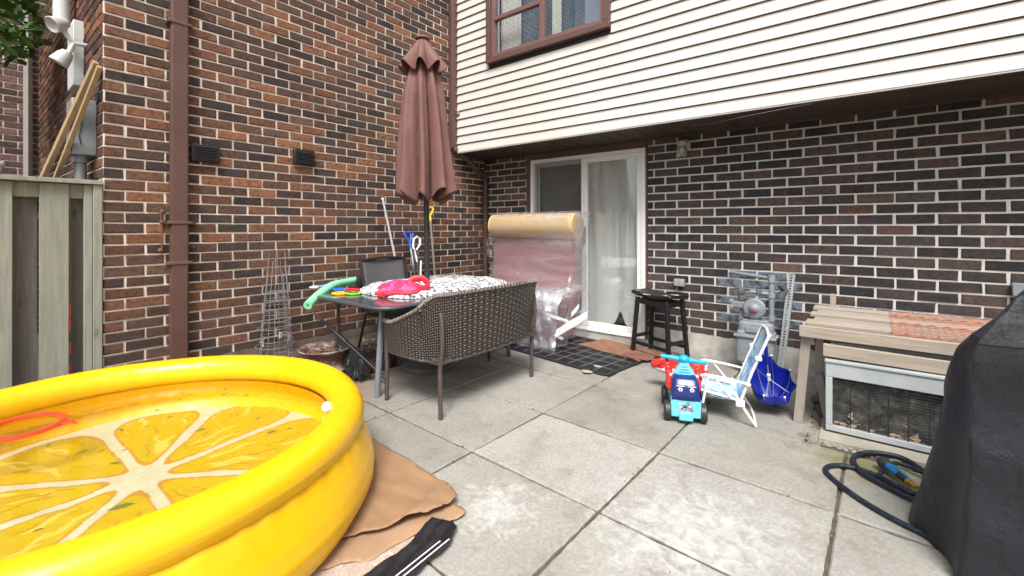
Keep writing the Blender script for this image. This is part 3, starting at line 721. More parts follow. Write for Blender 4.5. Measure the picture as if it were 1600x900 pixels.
L_.new(schlick(N, L_, .022, 1.), mx.inputs[0]); L_.new(tr.outputs[0], mx.inputs[1]); L_.new(go.outputs[0], mx.inputs[2]); L_.new(mx.outputs[0], out.inputs[0])
WZ = .335
b = MB(); b.lathe([(.0005, WZ), (.3, WZ), (.6, WZ), (.925, WZ)], 96, PC); b.build('water', wat, po, smooth=80)
# floating things
REDP = M('red_plastic', (.80, .05, .02), (.70, .04, .015), 5, .35); 
b = MB(); c0 = az(38, 667, WZ); b.tube([c0+V(.155*math.cos(a), .135*math.sin(a), .006) for a in [2*PI*k/40 for k in range(40)]], .018, 10, closed=True, flat=.45)
t0 = c0+RT*.14+FW*.03; b.tube([t0, t0+RT*.05+FW*.01+V(0, 0, .008), t0+RT*.085+V(0, 0, .004)], [.02, .016, .004], 8, flat=.4)
tag(b.build('float_ring', REDP), 'flat red plastic dive ring floating in the yellow pool', 'toy ring')
b = MB(); c0 = az(511, 636, .36); b.ball(c0+V(0, 0, 0), .0275, 20, 14); tag(b.build('ball', M('ball_white', (.8, .79, .72), (.74, .73, .68), 3, .4)), 'small white ball floating at the far rim of the yellow pool', 'ball')
lm = M('wet_leaf', (.10, .12, .02), (.20, .16, .03), 5, .5)
b = MB(); b.add([(q[0]*.030, q[1]*.028, q[2]*.028) for q in ((-1, 0, 0), (-.4, .45, .05), (.4, .45, .05), (1, 0, 0), (.4, -.45, .04), (-.4, -.45, .04))], [(0, 1, 2, 3, 4, 5)])
l0 = b.build('floating_leaf', lm); n_ = 0
lp = [(425, 675, 1.4), (313, 672, 1.6), (378, 754, 1.2), (190, 792, 1.6), (190, 672, 1.1), (180, 724, 1.1), (128, 706, .9), (265, 652, .8), (60, 828, .7), (290, 790, .9), (330, 600, .9), (352, 608, .9), (385, 618, .9), (403, 654, .8), (452, 670, 1), (245, 641, .7), (490, 681, 1.1), (350, 617, .7), (282, 624, .7), (370, 648, .8), (75, 696, .8), (172, 832, .8), (195, 703, .7), (505, 667, .8), (160, 704, .7)]
for px, py, s in lp:
    c = l0 if n_ == 0 else l0.copy()
    if n_: COL.objects.link(c)
    p = az(px, py, WZ+.004); c.location = p; s *= random.uniform(.45, .85); c.scale = (s, s, s); c.rotation_euler = (0, 0, random.random()*6)
    tag(c, 'small brown green leaf bit floating on the water of the yellow pool', 'leaf', 'leaf bits floating in the pool'); n_ += 1

# ================================================================== CARDBOARD, BOARD, BLACK SHEET
CARD = M('cardboard', (.33, .195, .105), (.25, .15, .082), 5, .85, .25, 60, stretch=(1, 3, 1))
def inpoly(x, y, P_):
    c = False; n = len(P_)
    for i in range(n):
        x1, y1 = P_[i]; x2, y2 = P_[i-1]
        if (y1 > y) != (y2 > y) and x < (x2-x1)*(y-y1)/(y2-y1)+x1: c = not c
    return c
def sheet(poly, zf, name, mat, solid=.004, st=.03, parent=None):
    import bmesh
    bm = bmesh.new(); vs = [bm.verts.new((x, y, 0)) for x, y in poly]; bm.faces.new(vs)
    xs = [p[0] for p in poly]; ys_ = [p[1] for p in poly]
    x = min(xs)+st
    while x < max(xs): bmesh.ops.bisect_plane(bm, geom=bm.verts[:]+bm.edges[:]+bm.faces[:], plane_co=(x, 0, 0), plane_no=(1, 0, 0)); x += st
    y = min(ys_)+st
    while y < max(ys_): bmesh.ops.bisect_plane(bm, geom=bm.verts[:]+bm.edges[:]+bm.faces[:], plane_co=(0, y, 0), plane_no=(0, 1, 0)); y += st
    for v in bm.verts: v.co.z = zf(v.co.x, v.co.y)
    m_ = MB(); bm.verts.index_update(); m_.v = [v.co.copy() for v in bm.verts]; m_.f = [[v.index for v in f_.verts] for f_ in bm.faces]; m_.m = [0]*len(m_.f); bm.free()
    return m_.build(name, mat, parent, smooth=35, solid=solid)
def rough_edge(poly, amp=.008, n=7):
    out = []
    for i in range(len(poly)):
        a, b = poly[i], poly[(i+1) % len(poly)]
        for k in range(n):
            t = k/n; x = a[0]*(1-t)+b[0]*t; y = a[1]*(1-t)+b[1]*t
            out.append((x+amp*nz(x*25, y*25, 2), y+amp*nz(x*25, y*25, 6)))
    return out
cpol = [(1.80, -3.30), (1.84, -3.15), (1.97, -3.15), (2.44, -3.19), (2.70, -3.215), (2.79, -3.25), (2.80, -3.36), (2.74, -3.50), (2.70, -3.62), (2.62, -3.72), (2.50, -3.9), (2.0, -3.9)]
o = sheet(rough_edge(cpol, .012, 9), lambda x, y: .030+.003*nz(x*4, y*4)+.014*max(0, 1-abs((x-2.72)+.3*(y+3.4))/.05)+.003*nz(x*17, y*13, 4)+(.02*max(0, x-2.62)/.2)+.010*abs(((x*.8+y*1.3)*4.2) % 1-.5)*(1 if x > 2.2 else 0)-.012*max(0, 1-abs((y+3.42)-.35*(x-2.5))/.03), 'cardboard_sheet', CARD)
tag(o, 'large flattened brown cardboard sheet under the pool edge, top layer', 'cardboard')
cpol2 = [(2.60, -3.25), (2.84, -3.265), (2.885, -3.30), (2.84, -3.42), (2.80, -3.60), (2.79, -3.72), (2.72, -3.80), (2.66, -3.95), (2.3, -4.1), (2.3, -3.6)]
o = sheet(rough_edge(cpol2, .012), lambda x, y: .013+.004*nz(x*5, y*5)+.006*nz(x*15, y*15), 'cardboard_sheet', M('cardboard_pale', (.38, .24, .14), (.28, .175, .10), 4, .85, .3, 25))
tag(o, 'torn pale cardboard flap below the large sheet, beside the black plastic', 'cardboard')
spk, N, L_, P = newmat('speckled_board'); v = coord(N)
f = tnoise(N, L_, v, 45, 6, .75, 1.); vo = N.new('ShaderNodeTexVoronoi'); vo.feature = 'DISTANCE_TO_EDGE'; vo.inputs['Scale'].default_value = 34; L_.new(v, vo.inputs['Vector'])
c = ramp(N, L_, f, [(.35, (.52, .46, .41)), (.5, (.36, .27, .22)), (.62, (.58, .56, .52))]); c = mix(N, L_, math_(N, L_, 'MULTIPLY', ramp(N, L_, vo.outputs['Distance'], [(.02, 1), (.06, 0)]), .4), c, (.3, .2, .15))
L_.new(c, P.inputs['Base Color']); P.inputs['Roughness'].default_value = .6
bpol = [(2.60, -3.55), (2.90, -3.36), (2.925, -3.40), (2.92, -3.62), (2.93, -4.3), (2.45, -4.3)]
tag(sheet(rough_edge(bpol, .004), lambda x, y: .0065, 'speckled_board', spk, .005), 'cream and pink speckled flat board sticking out under the cardboard by the pool', 'board')
PLA = M('black_plastic_sheet', (.012, .012, .014), (.02, .02, .024), 20, .32, .5, 30)
kpol = [(2.80, -3.42), (2.885, -3.375), (2.925, -3.39), (2.98, -3.48), (2.985, -3.60), (3.00, -3.75), (3.03, -4.2), (2.88, -4.2), (2.86, -3.8), (2.85, -3.6)]
tag(sheet(rough_edge(kpol, .006), lambda x, y: .018+.010*abs(math.sin(42*(x+.35*y)+2*nz(x*9, y*6)))+.007*nz(x*26, y*15)+.008*abs(nz(x*60, y*25)), 'plastic_sheet', PLA, .003, .012), 'crumpled strip of black plastic sheet on the slabs beside the cardboard', 'plastic sheet')

pe = MB()
for q0, q1 in (((2.965, -3.47), (2.985, -3.80)), ((2.945, -3.50), (2.965, -3.85))):
    pe.bar(V(*q0, .034), V(*q1, .036), .004, .003)
pl_ = bpy.data.objects['plastic_sheet']; pe.build('white_hem', WHITE, pl_)

# ================================================================== PATIO TABLE AND WHAT IS ON IT
TZ = .72
tb = thing('patio_table', (1.05, -2.0, 0), 'dark glass patio table with rounded corners and metal legs, umbrella pole through its middle', 'table')
def rrect(x0, x1, y0, y1, r, n=8):
    out = []
    for cx, cy, a0 in ((x1-r, y1-r, 0), (x0+r, y1-r, 90), (x0+r, y0+r, 180), (x1-r, y0+r, 270)):
        for k in range(n+1): a = R(a0+90*k/n); out.append((cx+r*math.cos(a), cy+r*math.sin(a)))
    return out
tg, N, L_, P = newmat('smoked_glass'); P.inputs['Base Color'].default_value = (.06, .07, .085, 1); P.inputs['Roughness'].default_value = .09; P.inputs['Specular IOR Level'].default_value = .9
b = MB(); b.prism(rrect(.52, 1.57, -2.80, -1.15, .17), TZ-.012, TZ); b.build('table_top', tg, tb, bevel=.003)
b = MB(); b.tube([V(x, y, TZ-.016) for x, y in rrect(.52, 1.57, -2.80, -1.15, .17)], .016, 8, closed=True); TBM = M('table_metal', (.10, .11, .13), (.07, .08, .09), 10, .4, metal=.3); b.build('rim', TBM, tb)
LEGB = M('brown_leg', (.06, .035, .03), (.09, .05, .04), 10, .5)
for x, y, dx, dy, m_ in ((.66, -2.62, .06, -.06, LEGB), (1.33, -2.66, .02, -.04, M('pale_leg', (.26, .28, .32), (.18, .2, .23), 8, .45, metal=.3)), (.66, -1.3, .0, .06, TBM), (1.42, -1.3, .04, .06, TBM)):
    b = MB(); b.tube([(x, y, TZ-.02), (x, y+dy*.1, .5), (x+dx*.0, y, .3), (x+dx*.5, y+dy*.5, .12), (x+dx, y+dy, 0)] if m_ is LEGB else [(x-.03, y+.04, TZ-.02), (x+dx, y+dy, 0)], .015 if m_ is LEGB else .026, 10, flat=1 if m_ is LEGB else .7); b.build('leg', m_, tb)
b = MB(); b.tube([(.66, -2.62, .66), (.66, -1.3, .66)], .012, 8); b.tube([(1.33, -2.6, .66), (1.4, -1.3, .66)], .012, 8); b.tube([(.66, -2.6, .66), (1.33, -2.6, .66)], .012, 8); b.tube([(.66, -1.3, .66), (1.4, -1.3, .66)], .012, 8); b.build('under_frame', TBM, tb)
# patterned cloth
cl, N, L_, P = newmat('patterned_cloth'); v = coord(N)
mp = N.new('ShaderNodeMapping'); mp.inputs['Scale'].default_value = (50, 38, 30); L_.new(v, mp.inputs['Vector'])
vo = N.new('ShaderNodeTexVoronoi'); vo.inputs['Scale'].default_value = 1; vo.distance = 'CHEBYCHEV'; L_.new(mp.outputs['Vector'], vo.inputs['Vector'])
f = tnoise(N, L_, v, 62, 3, .6, 1.5)
k1 = ramp(N, L_, f, [(.525, 0), (.54, 1)], 'CONSTANT'); k2 = ramp(N, L_, vo.outputs['Distance'], [(0, 1), (.45, 0)], 'CONSTANT')
c = mix(N, L_, math_(N, L_, 'MULTIPLY', math_(N, L_, 'MAXIMUM', k1, math_(N, L_, 'MULTIPLY', k2, ramp(N, L_, tnoise(N, L_, v, 22, 2), [(.48, 0), (.53, 1)]))), .93), (.74, .74, .76), (.03, .035, .05))
L_.new(c, P.inputs['Base Color']); P.inputs['Roughness'].default_value = .85
b = MB()
def duv(u, v):
    # superellipse dome
    a = 2*PI*u; ca, sa = math.cos(a), math.sin(a); e = .62; cx_ = math.copysign(abs(ca)**e, ca); cy_ = math.copysign(abs(sa)**e, sa)
    x = 1.03+.51*v*cx_; y = -1.80+.72*v*cy_; h = (1-v**4)**.6 if v < 1 else 0
    if y < -2.2: x += (-2.2-y)*.18*v*(-1 if ca > 0 else .6)*0
    return V(x, y, TZ+.004+.075*h*(1+.12*nz(x*2.4, y*2.4))+.016*nz(x*6, y*6, 3)*h+.010*nz(x*14, y*14)*h)
b.grid(duv, 96, 30, wrapu=True); tag(b.build('tablecloth', cl, smooth=80), 'puffy white cloth with small black pattern covering the back of the patio table', 'cloth')
# swim vest
vest, N, L_, P = newmat('pink_vest'); v = coord(N); f = tnoise(N, L_, v, 18, 4)
vc = mix(N, L_, ramp(N, L_, tnoise(N, L_, v, 25, 2), [(.56, 0), (.6, 1)]), (.55, .025, .11), (.26, .08, .30)); L_.new(vc, P.inputs['Base Color']); P.inputs['Roughness'].default_value = .55
RED = M('red_trim', (.80, .03, .05), (.7, .02, .05), 5, .5)
vb = az(626, 452, TZ+.03); vb = V(1.20, -2.36, TZ)
vo_ = thing('swim_vest', vb, 'pink and red child swim vest lying on the patterned cloth at the table edge', 'swim vest', rz=math.atan2(RT.y, RT.x))
def loc(o, *p): return wm(o) @ V(*p)
b = MB()
def vbody(u, v):
    x = -.19+.36*u; wv = .5+.5*math.sin(min(1, max(0, u))*PI); h = (.055+.045*wv)*math.sin(PI*min(1, max(.0, v)))**.6
    return loc(vo_, x+.02*math.sin(v*5), -.10+.22*v*(.55+.45*wv)+.02*math.sin(u*7), .03+h*(.45+.55*math.sin(PI*u)**.4)+.008*nz(x*20, v*6))
b.grid(vbody, 36, 20); b.build('body', vest, vo_, smooth=70, solid=.012)
b = MB(); b.tube([loc(vo_, *p) for p in ((.05, -.01, .10), (.10, .03, .14), (.17, .04, .145), (.225, .0, .11), (.235, -.05, .075), (.17, -.05, .07), (.10, -.05, .085))], .019, 10, flat=1.6); b.tube([loc(vo_, *p) for p in ((-.19, -.10, .035), (-.1, -.115, .03), (0, -.125, .045), (.09, -.14, .04), (.15, -.12, .045), (.17, -.06, .06))], .017, 10); b.tube([loc(vo_, *p) for p in ((-.15, -.12, .02), (-.11, -.14, .025))], .022, 8); b.build('trim', RED, vo_)
# swim rings
def torus(c, Rr, r, mat, name, lab, flat=.7, n=36):
    b = MB(); b.tube([V(c[0]+Rr*math.cos(2*PI*k/n), c[1]+Rr*math.sin(2*PI*k/n), c[2]) for k in range(n)], r, 10, closed=True, flat=flat); return tag(b.build(name, mat), lab, 'toy ring', 'small plastic dive rings on the table')
for (px, py, zz, col, lab) in ((531, 458, 0, (.9, .62, .02), 'yellow plastic dive ring lying on the glass table corner'), (553, 458, .0, (.22, .75, .08), 'lime green plastic dive ring lying under the red one on the glass table'), (550, 453, .018, (.75, .03, .03), 'red plastic dive ring lying on top of the green one on the table'), (532, 452, .012, (.03, .16, .65), 'blue plastic dive ring lying behind the yellow one on the table')):
    c = az(px, py, TZ+.010+zz); torus(c, .058, .011, M('ring_plastic', col, None, 5, .35), 'dive_ring', lab)
# pool noodle
p0 = az(482, 478, .70); p1 = az(510, 452, .755); p2 = V(.66, -2.42, .765); p3 = V(.72, -2.27, .76)
p0 = V(.46, -2.93, .665); nod = []
ctl = [V(.565, -3.02, .66), V(.60, -2.86, .72), V(.66, -2.70, .765), V(.72, -2.53, .775), V(.84, -2.38, .765), V(.93, -2.30, .76)]
e1 = az(481, 477, .66); e2 = az(500, 459, .72); e3 = az(520, 446, .765); e4 = az(541, 441, .762)
GRN = M('noodle_foam', (.26, .70, .42), (.22, .64, .37), 8, .75, .3, 90)
ctl = [e1, e2, e3, e4, e4+(e4-e3)*.9+V(0, .04, -.005)]
for i in range(len(ctl)-1):
    for k in range(8):
        t = k/8; a0 = ctl[max(i-1, 0)]; a1 = ctl[i]; a2 = ctl[i+1]; a3 = ctl[min(i+2, len(ctl)-1)]
        nod.append(.5*((2*a1)+(-a0+a2)*t+(2*a0-5*a1+4*a2-a3)*t*t+(-a0+3*a1-3*a2+a3)*t*t*t))
nod.append(ctl[-1])
b = MB(); b.tube(nod, .036, 16, caps=False); d_ = (nod[1]-nod[0]).normalized(); m3 = d_.to_track_quat('Z', 'Y').to_matrix(); b.lathe([(.036, 0), (.035, -.004), (.0115, -.004), (.011, .01), (.011, .06), (.001, .06)], 16, nod[0], m3)
tag(b.build('pool_noodle', GRN), 'mint green foam pool noodle hanging over the end of the glass table', 'pool noodle')
b = MB(); c = az(500, 448, TZ+.012); b.box(c, (.17, .10, .012), (0, 0, .8)); b.box(c+V(.04, .05, .01), (.10, .16, .01), (0, 0, .5), 1); tag(b.build('towel', [M('white_towel', (.66, .70, .76), None, 5, .9), M('blue_towel', (.18, .35, .62), None, 5, .9)], bevel=.004), 'folded white and blue towel under the green noodle at the table corner', 'towel')

# ================================================================== PATIO UMBRELLA
UX, UY = 1.06, -1.97
um = thing('patio_umbrella', (UX, UY, 0), 'closed reddish brown patio umbrella standing through the middle of the glass table', 'umbrella')
b = MB(); b.lathe([(.001, 0), (.245, 0), (.25, .02), (.235, .045), (.12, .065), (.05, .075), (.04, .09), (.038, .34), (.03, .34)], 40, (UX+.02, UY, 0)); b.build('base', M('base_stone', (.13, .125, .12), (.09, .09, .085), 12, .7, .4, 50), um)
b = MB(); b.tube([(UX+.02, UY, .06), (UX, UY, 1.7), (UX-.03, UY-.02, 3.06)], .024, 14); b.build('pole', M('pole_dark', (.018, .019, .024), (.03, .03, .035), 10, .4), um)
can, N, L_, P = newmat('brown_canvas'); v = coord(N); f = tnoise(N, L_, v, 5, 4); L_.new(ramp(N, L_, f, [(.3, (.185, .085, .074)), (.7, (.14, .066, .058))]), P.inputs['Base Color']); P.inputs['Roughness'].default_value = .75; bump(N, L_, P, math_(N, L_, 'ADD', tnoise(N, L_, v, 14, 5, .65), math_(N, L_, 'MULTIPLY', tnoise(N, L_, v, 300, 1), .15)), .5, .012)
def ctr(z): t = (z-1.5)/1.56; return V(UX-.005-.028*t, UY-.018*t, 0)
def fold(a, z, k, amp, ph):
    # sharp outward pleats
    s = .5+.5*math.cos(k*a+ph+.7*math.sin(z*2.3)+.5*math.sin(2*a)); return 1+amp*(s**.55*2-1)
def canopy(u, v):
    a = 2*PI*u; hem = .05*math.cos(8*a+.9)+.03*math.sin(3*a+1); z = 2.86-(2.86-1.585)*v
    if v > .9: z += hem*(v-.9)/.1
    r = min(.085+.16*min(1, v*1.25)**.75, .138+.062*v)
    lump = 1+.08*nz(math.cos(a)*1.5, math.sin(a)*1.5, z*1.2)
    r *= fold(a, z, 8, .20+.20*v, .9)*fold(a, z*1.3, 17, .035+.02*v, 2.)*lump+.03*nz(math.cos(a)*5, math.sin(a)*5, z*3)
    return ctr(z)+V(r*math.cos(a), r*math.sin(a), z)
b = MB(); b.grid(canopy, 220, 60, wrapu=True); b.build('canopy', can, um, smooth=80, solid=.004)
def flounce(u, v):
    a = 2*PI*u; z = 3.055-.29*v+.035*v*v*math.cos(8*a+.4)*1.2; r = .035+.15*v**.85
    r *= fold(a, z, 8, .04+.22*v, .4); return ctr(z)+V(r*math.cos(a), r*math.sin(a), z)
b = MB(); b.grid(flounce, 180, 24, wrapu=True); b.build('vent_flap', can, um, smooth=80, solid=.004)
b = MB(); b.lathe([(.001, .035), (.03, .03), (.065, .01), (.07, -.002), (.03, -.01), (.001, -.01)], 20, ctr(3.06)+V(0, 0, 3.06)); b.build('finial', can, um)
b = MB()
for k in range(8):
    a = 2*PI*k/8+.2; b.tube([V(UX, UY, 2.0)+V(.04*math.cos(a), .04*math.sin(a), 0), V(UX, UY, 1.60)+V(.09*math.cos(a), .09*math.sin(a), 0)], .007, 6)
split(b, 'rib', DARK, um)

# ================================================================== WICKER LOVESEAT
wk, N, L_, P = newmat('wicker_weave'); uvn = N.new('ShaderNodeUVMap'); mp = N.new('ShaderNodeMapping'); L_.new(uvn.outputs[0], mp.inputs[0]); mp.inputs['Scale'].default_value = (1, 1, 1)
sx = N.new('ShaderNodeSeparateXYZ'); L_.new(mp.outputs[0], sx.inputs[0])
def weave(N, L, u, v):
    cu = math_(N, L, 'FRACT', u); cv = math_(N, L, 'FRACT', v)
    iu = math_(N, L, 'FLOOR', u); iv = math_(N, L, 'FLOOR', v)
    par_ = math_(N, L, 'MODULO', math_(N, L, 'ADD', iu, iv), 2.)
    hu = math_(N, L, 'SINE', math_(N, L, 'MULTIPLY', cu, PI)); hv = math_(N, L, 'SINE', math_(N, L, 'MULTIPLY', cv, PI))
    hA = math_(N, L, 'MULTIPLY', hu, math_(N, L, 'POWER', hv, .35)); hB = math_(N, L, 'MULTIPLY', hv, math_(N, L, 'POWER', hu, .35))
    m1 = math_(N, L, 'MULTIPLY', hA, par_); m2 = math_(N, L, 'MULTIPLY', hB, math_(N, L, 'SUBTRACT', 1., par_))
    return math_(N, L, 'ADD', m1, m2), par_
h, par_ = weave(N, L_, sx.outputs[0], sx.outputs[1])
f = tnoise(N, L_, coord(N), 22, 3); c = mix(N, L_, f, (.045, .036, .032), (.105, .085, .074)); c = mix(N, L_, math_(N, L_, 'MULTIPLY', par_, ramp(N, L_, h, [(.75, 0), (.95, 1)])), c, (.26, .22, .20)); c = mix(N, L_, ramp(N, L_, h, [(.15, .85), (.5, 0)]), c, (.014, .011, .010))  # pale glints on strand tops and dark weave gaps painted into the colour
L_.new(c, P.inputs['Base Color']); P.inputs['Roughness'].default_value = .33; bump(N, L_, P, h, 1., .014)
ls = thing('wicker_loveseat', (1.72, -2.1, 0), 'dark brown wicker loveseat pushed up to the table with its back towards the camera', 'loveseat')
# plan path of the shell: from left arm front, round the back, to right arm front
path = []
def pl(t):   # t 0..1 over plan
    # arm1 0-.22, corner, back .28-.72, corner, arm2
    pts_ = [(1.42, -2.67), (1.6, -2.70), (1.86, -2.69), (1.985, -2.64), (2.03, -2.50), (2.05, -2.1), (2.03, -1.72), (1.985, -1.58), (1.86, -1.53), (1.6, -1.52), (1.42, -1.53)]
    k = t*(len(pts_)-1); i = min(int(k), len(pts_)-2); q = k-i
    g_ = lambda j: V(*pts_[max(0, min(len(pts_)-1, j))], 0)
    a0, a1, a2, a3 = g_(i-1), g_(i), g_(i+1), g_(i+2)
    return .5*((2*a1)+(-a0+a2)*q+(2*a0-5*a1+4*a2-a3)*q*q+(-a0+3*a1-3*a2+a3)*q**3)
def topz(t):
    e = min(t, 1-t)/.5; 
    if e < .1: return .59
    if e < .62: s_ = (e-.1)/.52; return .59+(.83-.59)*(s_*s_*(3-2*s_))
    return .83+.008*math.sin((e-.62)/.38*PI/2)
def shell(u, v):
    p = pl(u); zt = topz(u); zb = .37; z = zb+(zt-zb)*v
    o_ = (p-V(1.62, -2.1, 0)); o_.normalize(); lean = .055*(v-.3) if .2 < u < .8 else .02*(v-.3)
    return p+o_*lean+V(0, 0, z)
b = MB(); b.grid(shell, 130, 24, uv=True)
L1 = 2.9/.0125/2
for k_, q in b.uv.items(): b.uv[k_] = tuple((a*2.9/.036, c_*.44/.0185) for a, c_ in q)
b.build('backrest', wk, ls, smooth=80, solid=.022)
RIM = M('woven_rim', (.13, .10, .085), (.06, .045, .04), 60, .45, .9, 130, stretch=(1, 1, 1), lo=.42, hi=.55)
b = MB(); rp = []
for k in range(240):
    u = k/239; p = shell(u, 1.); rp.append(p)
b.tube(rp, [.017+.0035*math.sin(k*2.1) for k in range(240)], 10); rim = b.build('rim', RIM, ls)
b = MB()
for k in range(0, 118):      # wrap loops on the rim
    i = 2+k*2; p = rp[i]; t_ = (rp[i+1]-rp[i-1]).normalized(); n1 = t_.cross(V(0, 0, 1)).normalized(); n2 = n1.cross(t_)
    b.tube([p+(n1*math.cos(a)+n2*math.sin(a))*.0195+t_*(a/PI-.5)*.018 for a in [PI*2*j/10 for j in range(9)]], .0042, 5)
b.build('wrap', M('rim_wrap', (.34, .30, .275), (.08, .06, .052), 55, .35), rim)
b = MB(); b.tube([shell(k/80, 0.) for k in range(81)], .014, 8); b.bb((1.43, -2.67, .36), (2.02, -1.54, .395)); b.build('seat_frame', RIM, ls)
sw = wk.copy(); sw.name = 'wicker_seat'
b = MB(); b.grid(lambda u, v: (1.42+.58*u, -2.66+1.12*v, .40+.01*math.sin(PI*u)), 20, 20, uv=True)
for k_, q in b.uv.items(): b.uv[k_] = tuple((a*.58/.026, c_*1.12/.017) for a, c_ in q)
b.build('seat', sw, ls)
LW = M('wrapped_leg', (.105, .08, .07), (.045, .034, .03), 30, .45, .6, 90, stretch=(.3, .3, 3))
for (tx, ty, tz, fx, fy) in ((1.43, -2.665, .60, 1.455, -2.69), (1.985, -2.645, .80, 2.03, -2.67), (1.995, -1.575, .80, 1.99, -1.58), (1.43, -1.53, .60, 1.40, -1.47)):
    b = MB(); nseg = 60; A_, B_ = V(tx, ty, tz), V(fx, fy, 0)
    if tz > .7: o_ = V(.03, 0, 0)
    else: o_ = V(-.01, 0, 0)
    b.tube([A_+(B_-A_)*(k/nseg)+o_*math.sin(PI*min(1, k/nseg*1.7)) for k in range(nseg+1)], [.0155+.0015*(k % 2) for k in range(nseg+1)], 10); b.build('leg', LW, ls)

# ================================================================== GARDEN CHAIRS BEHIND THE TABLE
gc = thing('garden_chair', (.28, -2.02, .08), 'black metal garden chair with grey fabric back against the brick wall behind the table', 'chair')
SLG = M('grey_sling', (.07, .07, .075), (.10, .10, .105), 40, .7, .3, 200)
b = MB()
y0_, y1_ = ax(562, 410, .30).y, ax(636, 410, .30).y; zt = ax(600, 405, .30).z
b.grid(lambda u, v: (.28+.13*(1-v)-.03*math.sin(PI*u), y0_+.04+(y1_-y0_-.08)*u, .46+(zt-.46)*v-.015*(abs(2*u-1)**6)*v), 16, 16); b.grid(lambda u, v: (.41+.42*u, y0_+.04+(y1_-y0_-.08)*v, .45+.01*u), 8, 8); b.build('sling', SLG, gc, smooth=60, solid=.006)
b = MB()
for y_ in (y0_+.02, y1_-.02):
    b.tube([(.84, y_, .02), (.84, y_, .44), (.41, y_, .45), (.28, y_, zt)], .014, 8); b.tube([(.38, y_, .44), (.25, y_, .08)], .013, 8)
b.tube([(.28, y0_+.02, zt), (.275, (y0_+y1_)/2, zt+.02), (.28, y1_-.02, zt)], .014, 8); b.build('frame', BLACK, gc)
for y_ in (y0_, y1_):
    b = MB(); b.box((.55, y_, .66), (.42, .05, .03)); b.tube([(.72, y_, .65), (.74, y_, .44)], .014, 8); b.tube([(.36, y_, .65), (.36, y_, .46)], .014, 8); b.box((.30, y_, .74), (.05, .05, .14)); b.build('armrest', BLACK, gc, bevel=.006)

# ================================================================== GARDEN TOOLS LEANING ON THE WALL
def lean(p1, p2, x1, x2, zend=.08):
    A_, B_ = ax(*p1, x1), ax(*p2, x2); d_ = B_-A_; return A_, A_+d_*((A_.z-zend)/(A_.z-B_.z))
A_, B_ = lean((598, 311), (621, 420), .05, .22)
b = MB(); b.tube([A_, B_], .0125, 12); bo = thing('pole', B_, 'thin pale grey metal pole leaning on the brick wall behind the table', 'pole'); b.build('shaft', M('grey_pole', (.46, .45, .45), (.38, .37, .37), 20, .5), bo)
b = MB(); b.ball(A_, .016, 10, 8); b.build('end_cap', WHITE, bo)
def dhandle(mb, top, d_, wdir, wd, ht, r):
    # D grip: two arms rising from the socket and a cross bar
    s0 = top+d_*ht*1.25
    mb.tube([s0, top+d_*ht*.7-wdir*wd*.3, top+d_*ht*.2-wdir*wd*.5, top-wdir*wd*.42, top, top+wdir*wd*.42, top+d_*ht*.2+wdir*wd*.5, top+d_*ht*.7+wdir*wd*.3, s0], r, 10)
    mb.tube([s0-d_*.01, s0+d_*ht*.7], [r*1.15, r*1.3], 10)
A_, B_ = lean((671, 324), (679, 424), .05, .25); d_ = (B_-A_).normalized()
so_ = thing('shovel', B_, 'yellow handled shovel with grey shaft leaning in the brick corner beside the umbrella pole', 'shovel')
b = MB(); dhandle(b, A_, d_, V(0, 1, 0), .12, .09, .013); b.build('handle', M('yellow_plastic', (.85, .50, .01), (.78, .44, .01), 5, .4), so_)
b = MB(); b.tube([A_+d_*.15, B_-d_*.25], .014, 10); b.build('shaft', M('ash_shaft', (.27, .23, .2), (.18, .15, .13), 20, .6), so_)
b = MB(); b.grid(lambda u, v: B_-d_*.26*(1-v)+V(0, (u-.5)*.22*(1-.3*v**3), .0)+V(.02*(1-(2*u-1)**2), 0, 0), 10, 10); b.build('blade', GREYM, so_, solid=.003)
A_, B_ = lean((638, 363), (647, 420), .10, .24); d_ = (B_-A_).normalized()
so_ = thing('snow_shovel', B_, 'snow shovel with blue D grip leaning on the wall beside the white looped handle', 'shovel')
b = MB(); dhandle(b, A_, d_, V(0, 1, 0), .13, .10, .014); b.build('handle', M('blue_plastic', (.02, .10, .50), (.02, .08, .42), 5, .4), so_)
b = MB(); b.tube([A_+d_*.16, B_-d_*.2], .014, 10); b.build('shaft', GALV, so_)
b = MB(); b.grid(lambda u, v: B_-d_*.22*(1-v)+V(.05*math.sin(PI*v), (u-.5)*.34, 0), 12, 8); b.build('blade', M('blue_blade', (.02, .09, .4), None, 5, .4), so_, solid=.004)
A_, B_ = lean((651, 370), (653, 425), .16, .30); d_ = (B_-A_).normalized()
wo2 = thing('garden_edger', B_, 'tool with a white looped handle and black shaft leaning next to the blue grip', 'garden tool')
b = MB(); b.tube([A_+d_*.17+V(0, -.015, 0), A_+d_*.10+V(0, .045, 0), A_+d_*.03+V(0, .052, 0), A_+V(0, .0, 0), A_+d_*.03+V(0, -.045, 0), A_+d_*.12+V(0, -.055, 0), A_+d_*.32], .0125, 10); b.tube([A_+d_*.3+V(.0, .05, 0), A_+d_*.55+V(0, .03, 0)], .012, 8); b.build('handle', WHITE, wo2)
b = MB(); b.tube([A_+d_*.17, B_], .014, 10); b.tube([A_+d_*.12+V(0, -.05, 0), B_+V(0, -.04, 0)], .010, 10); b.build('shaft', BLACK, wo2)
b = MB(); b.box(B_+V(0, 0, .03), (.05, .22, .05)); b.build('head', BLACK, wo2, bevel=.008)

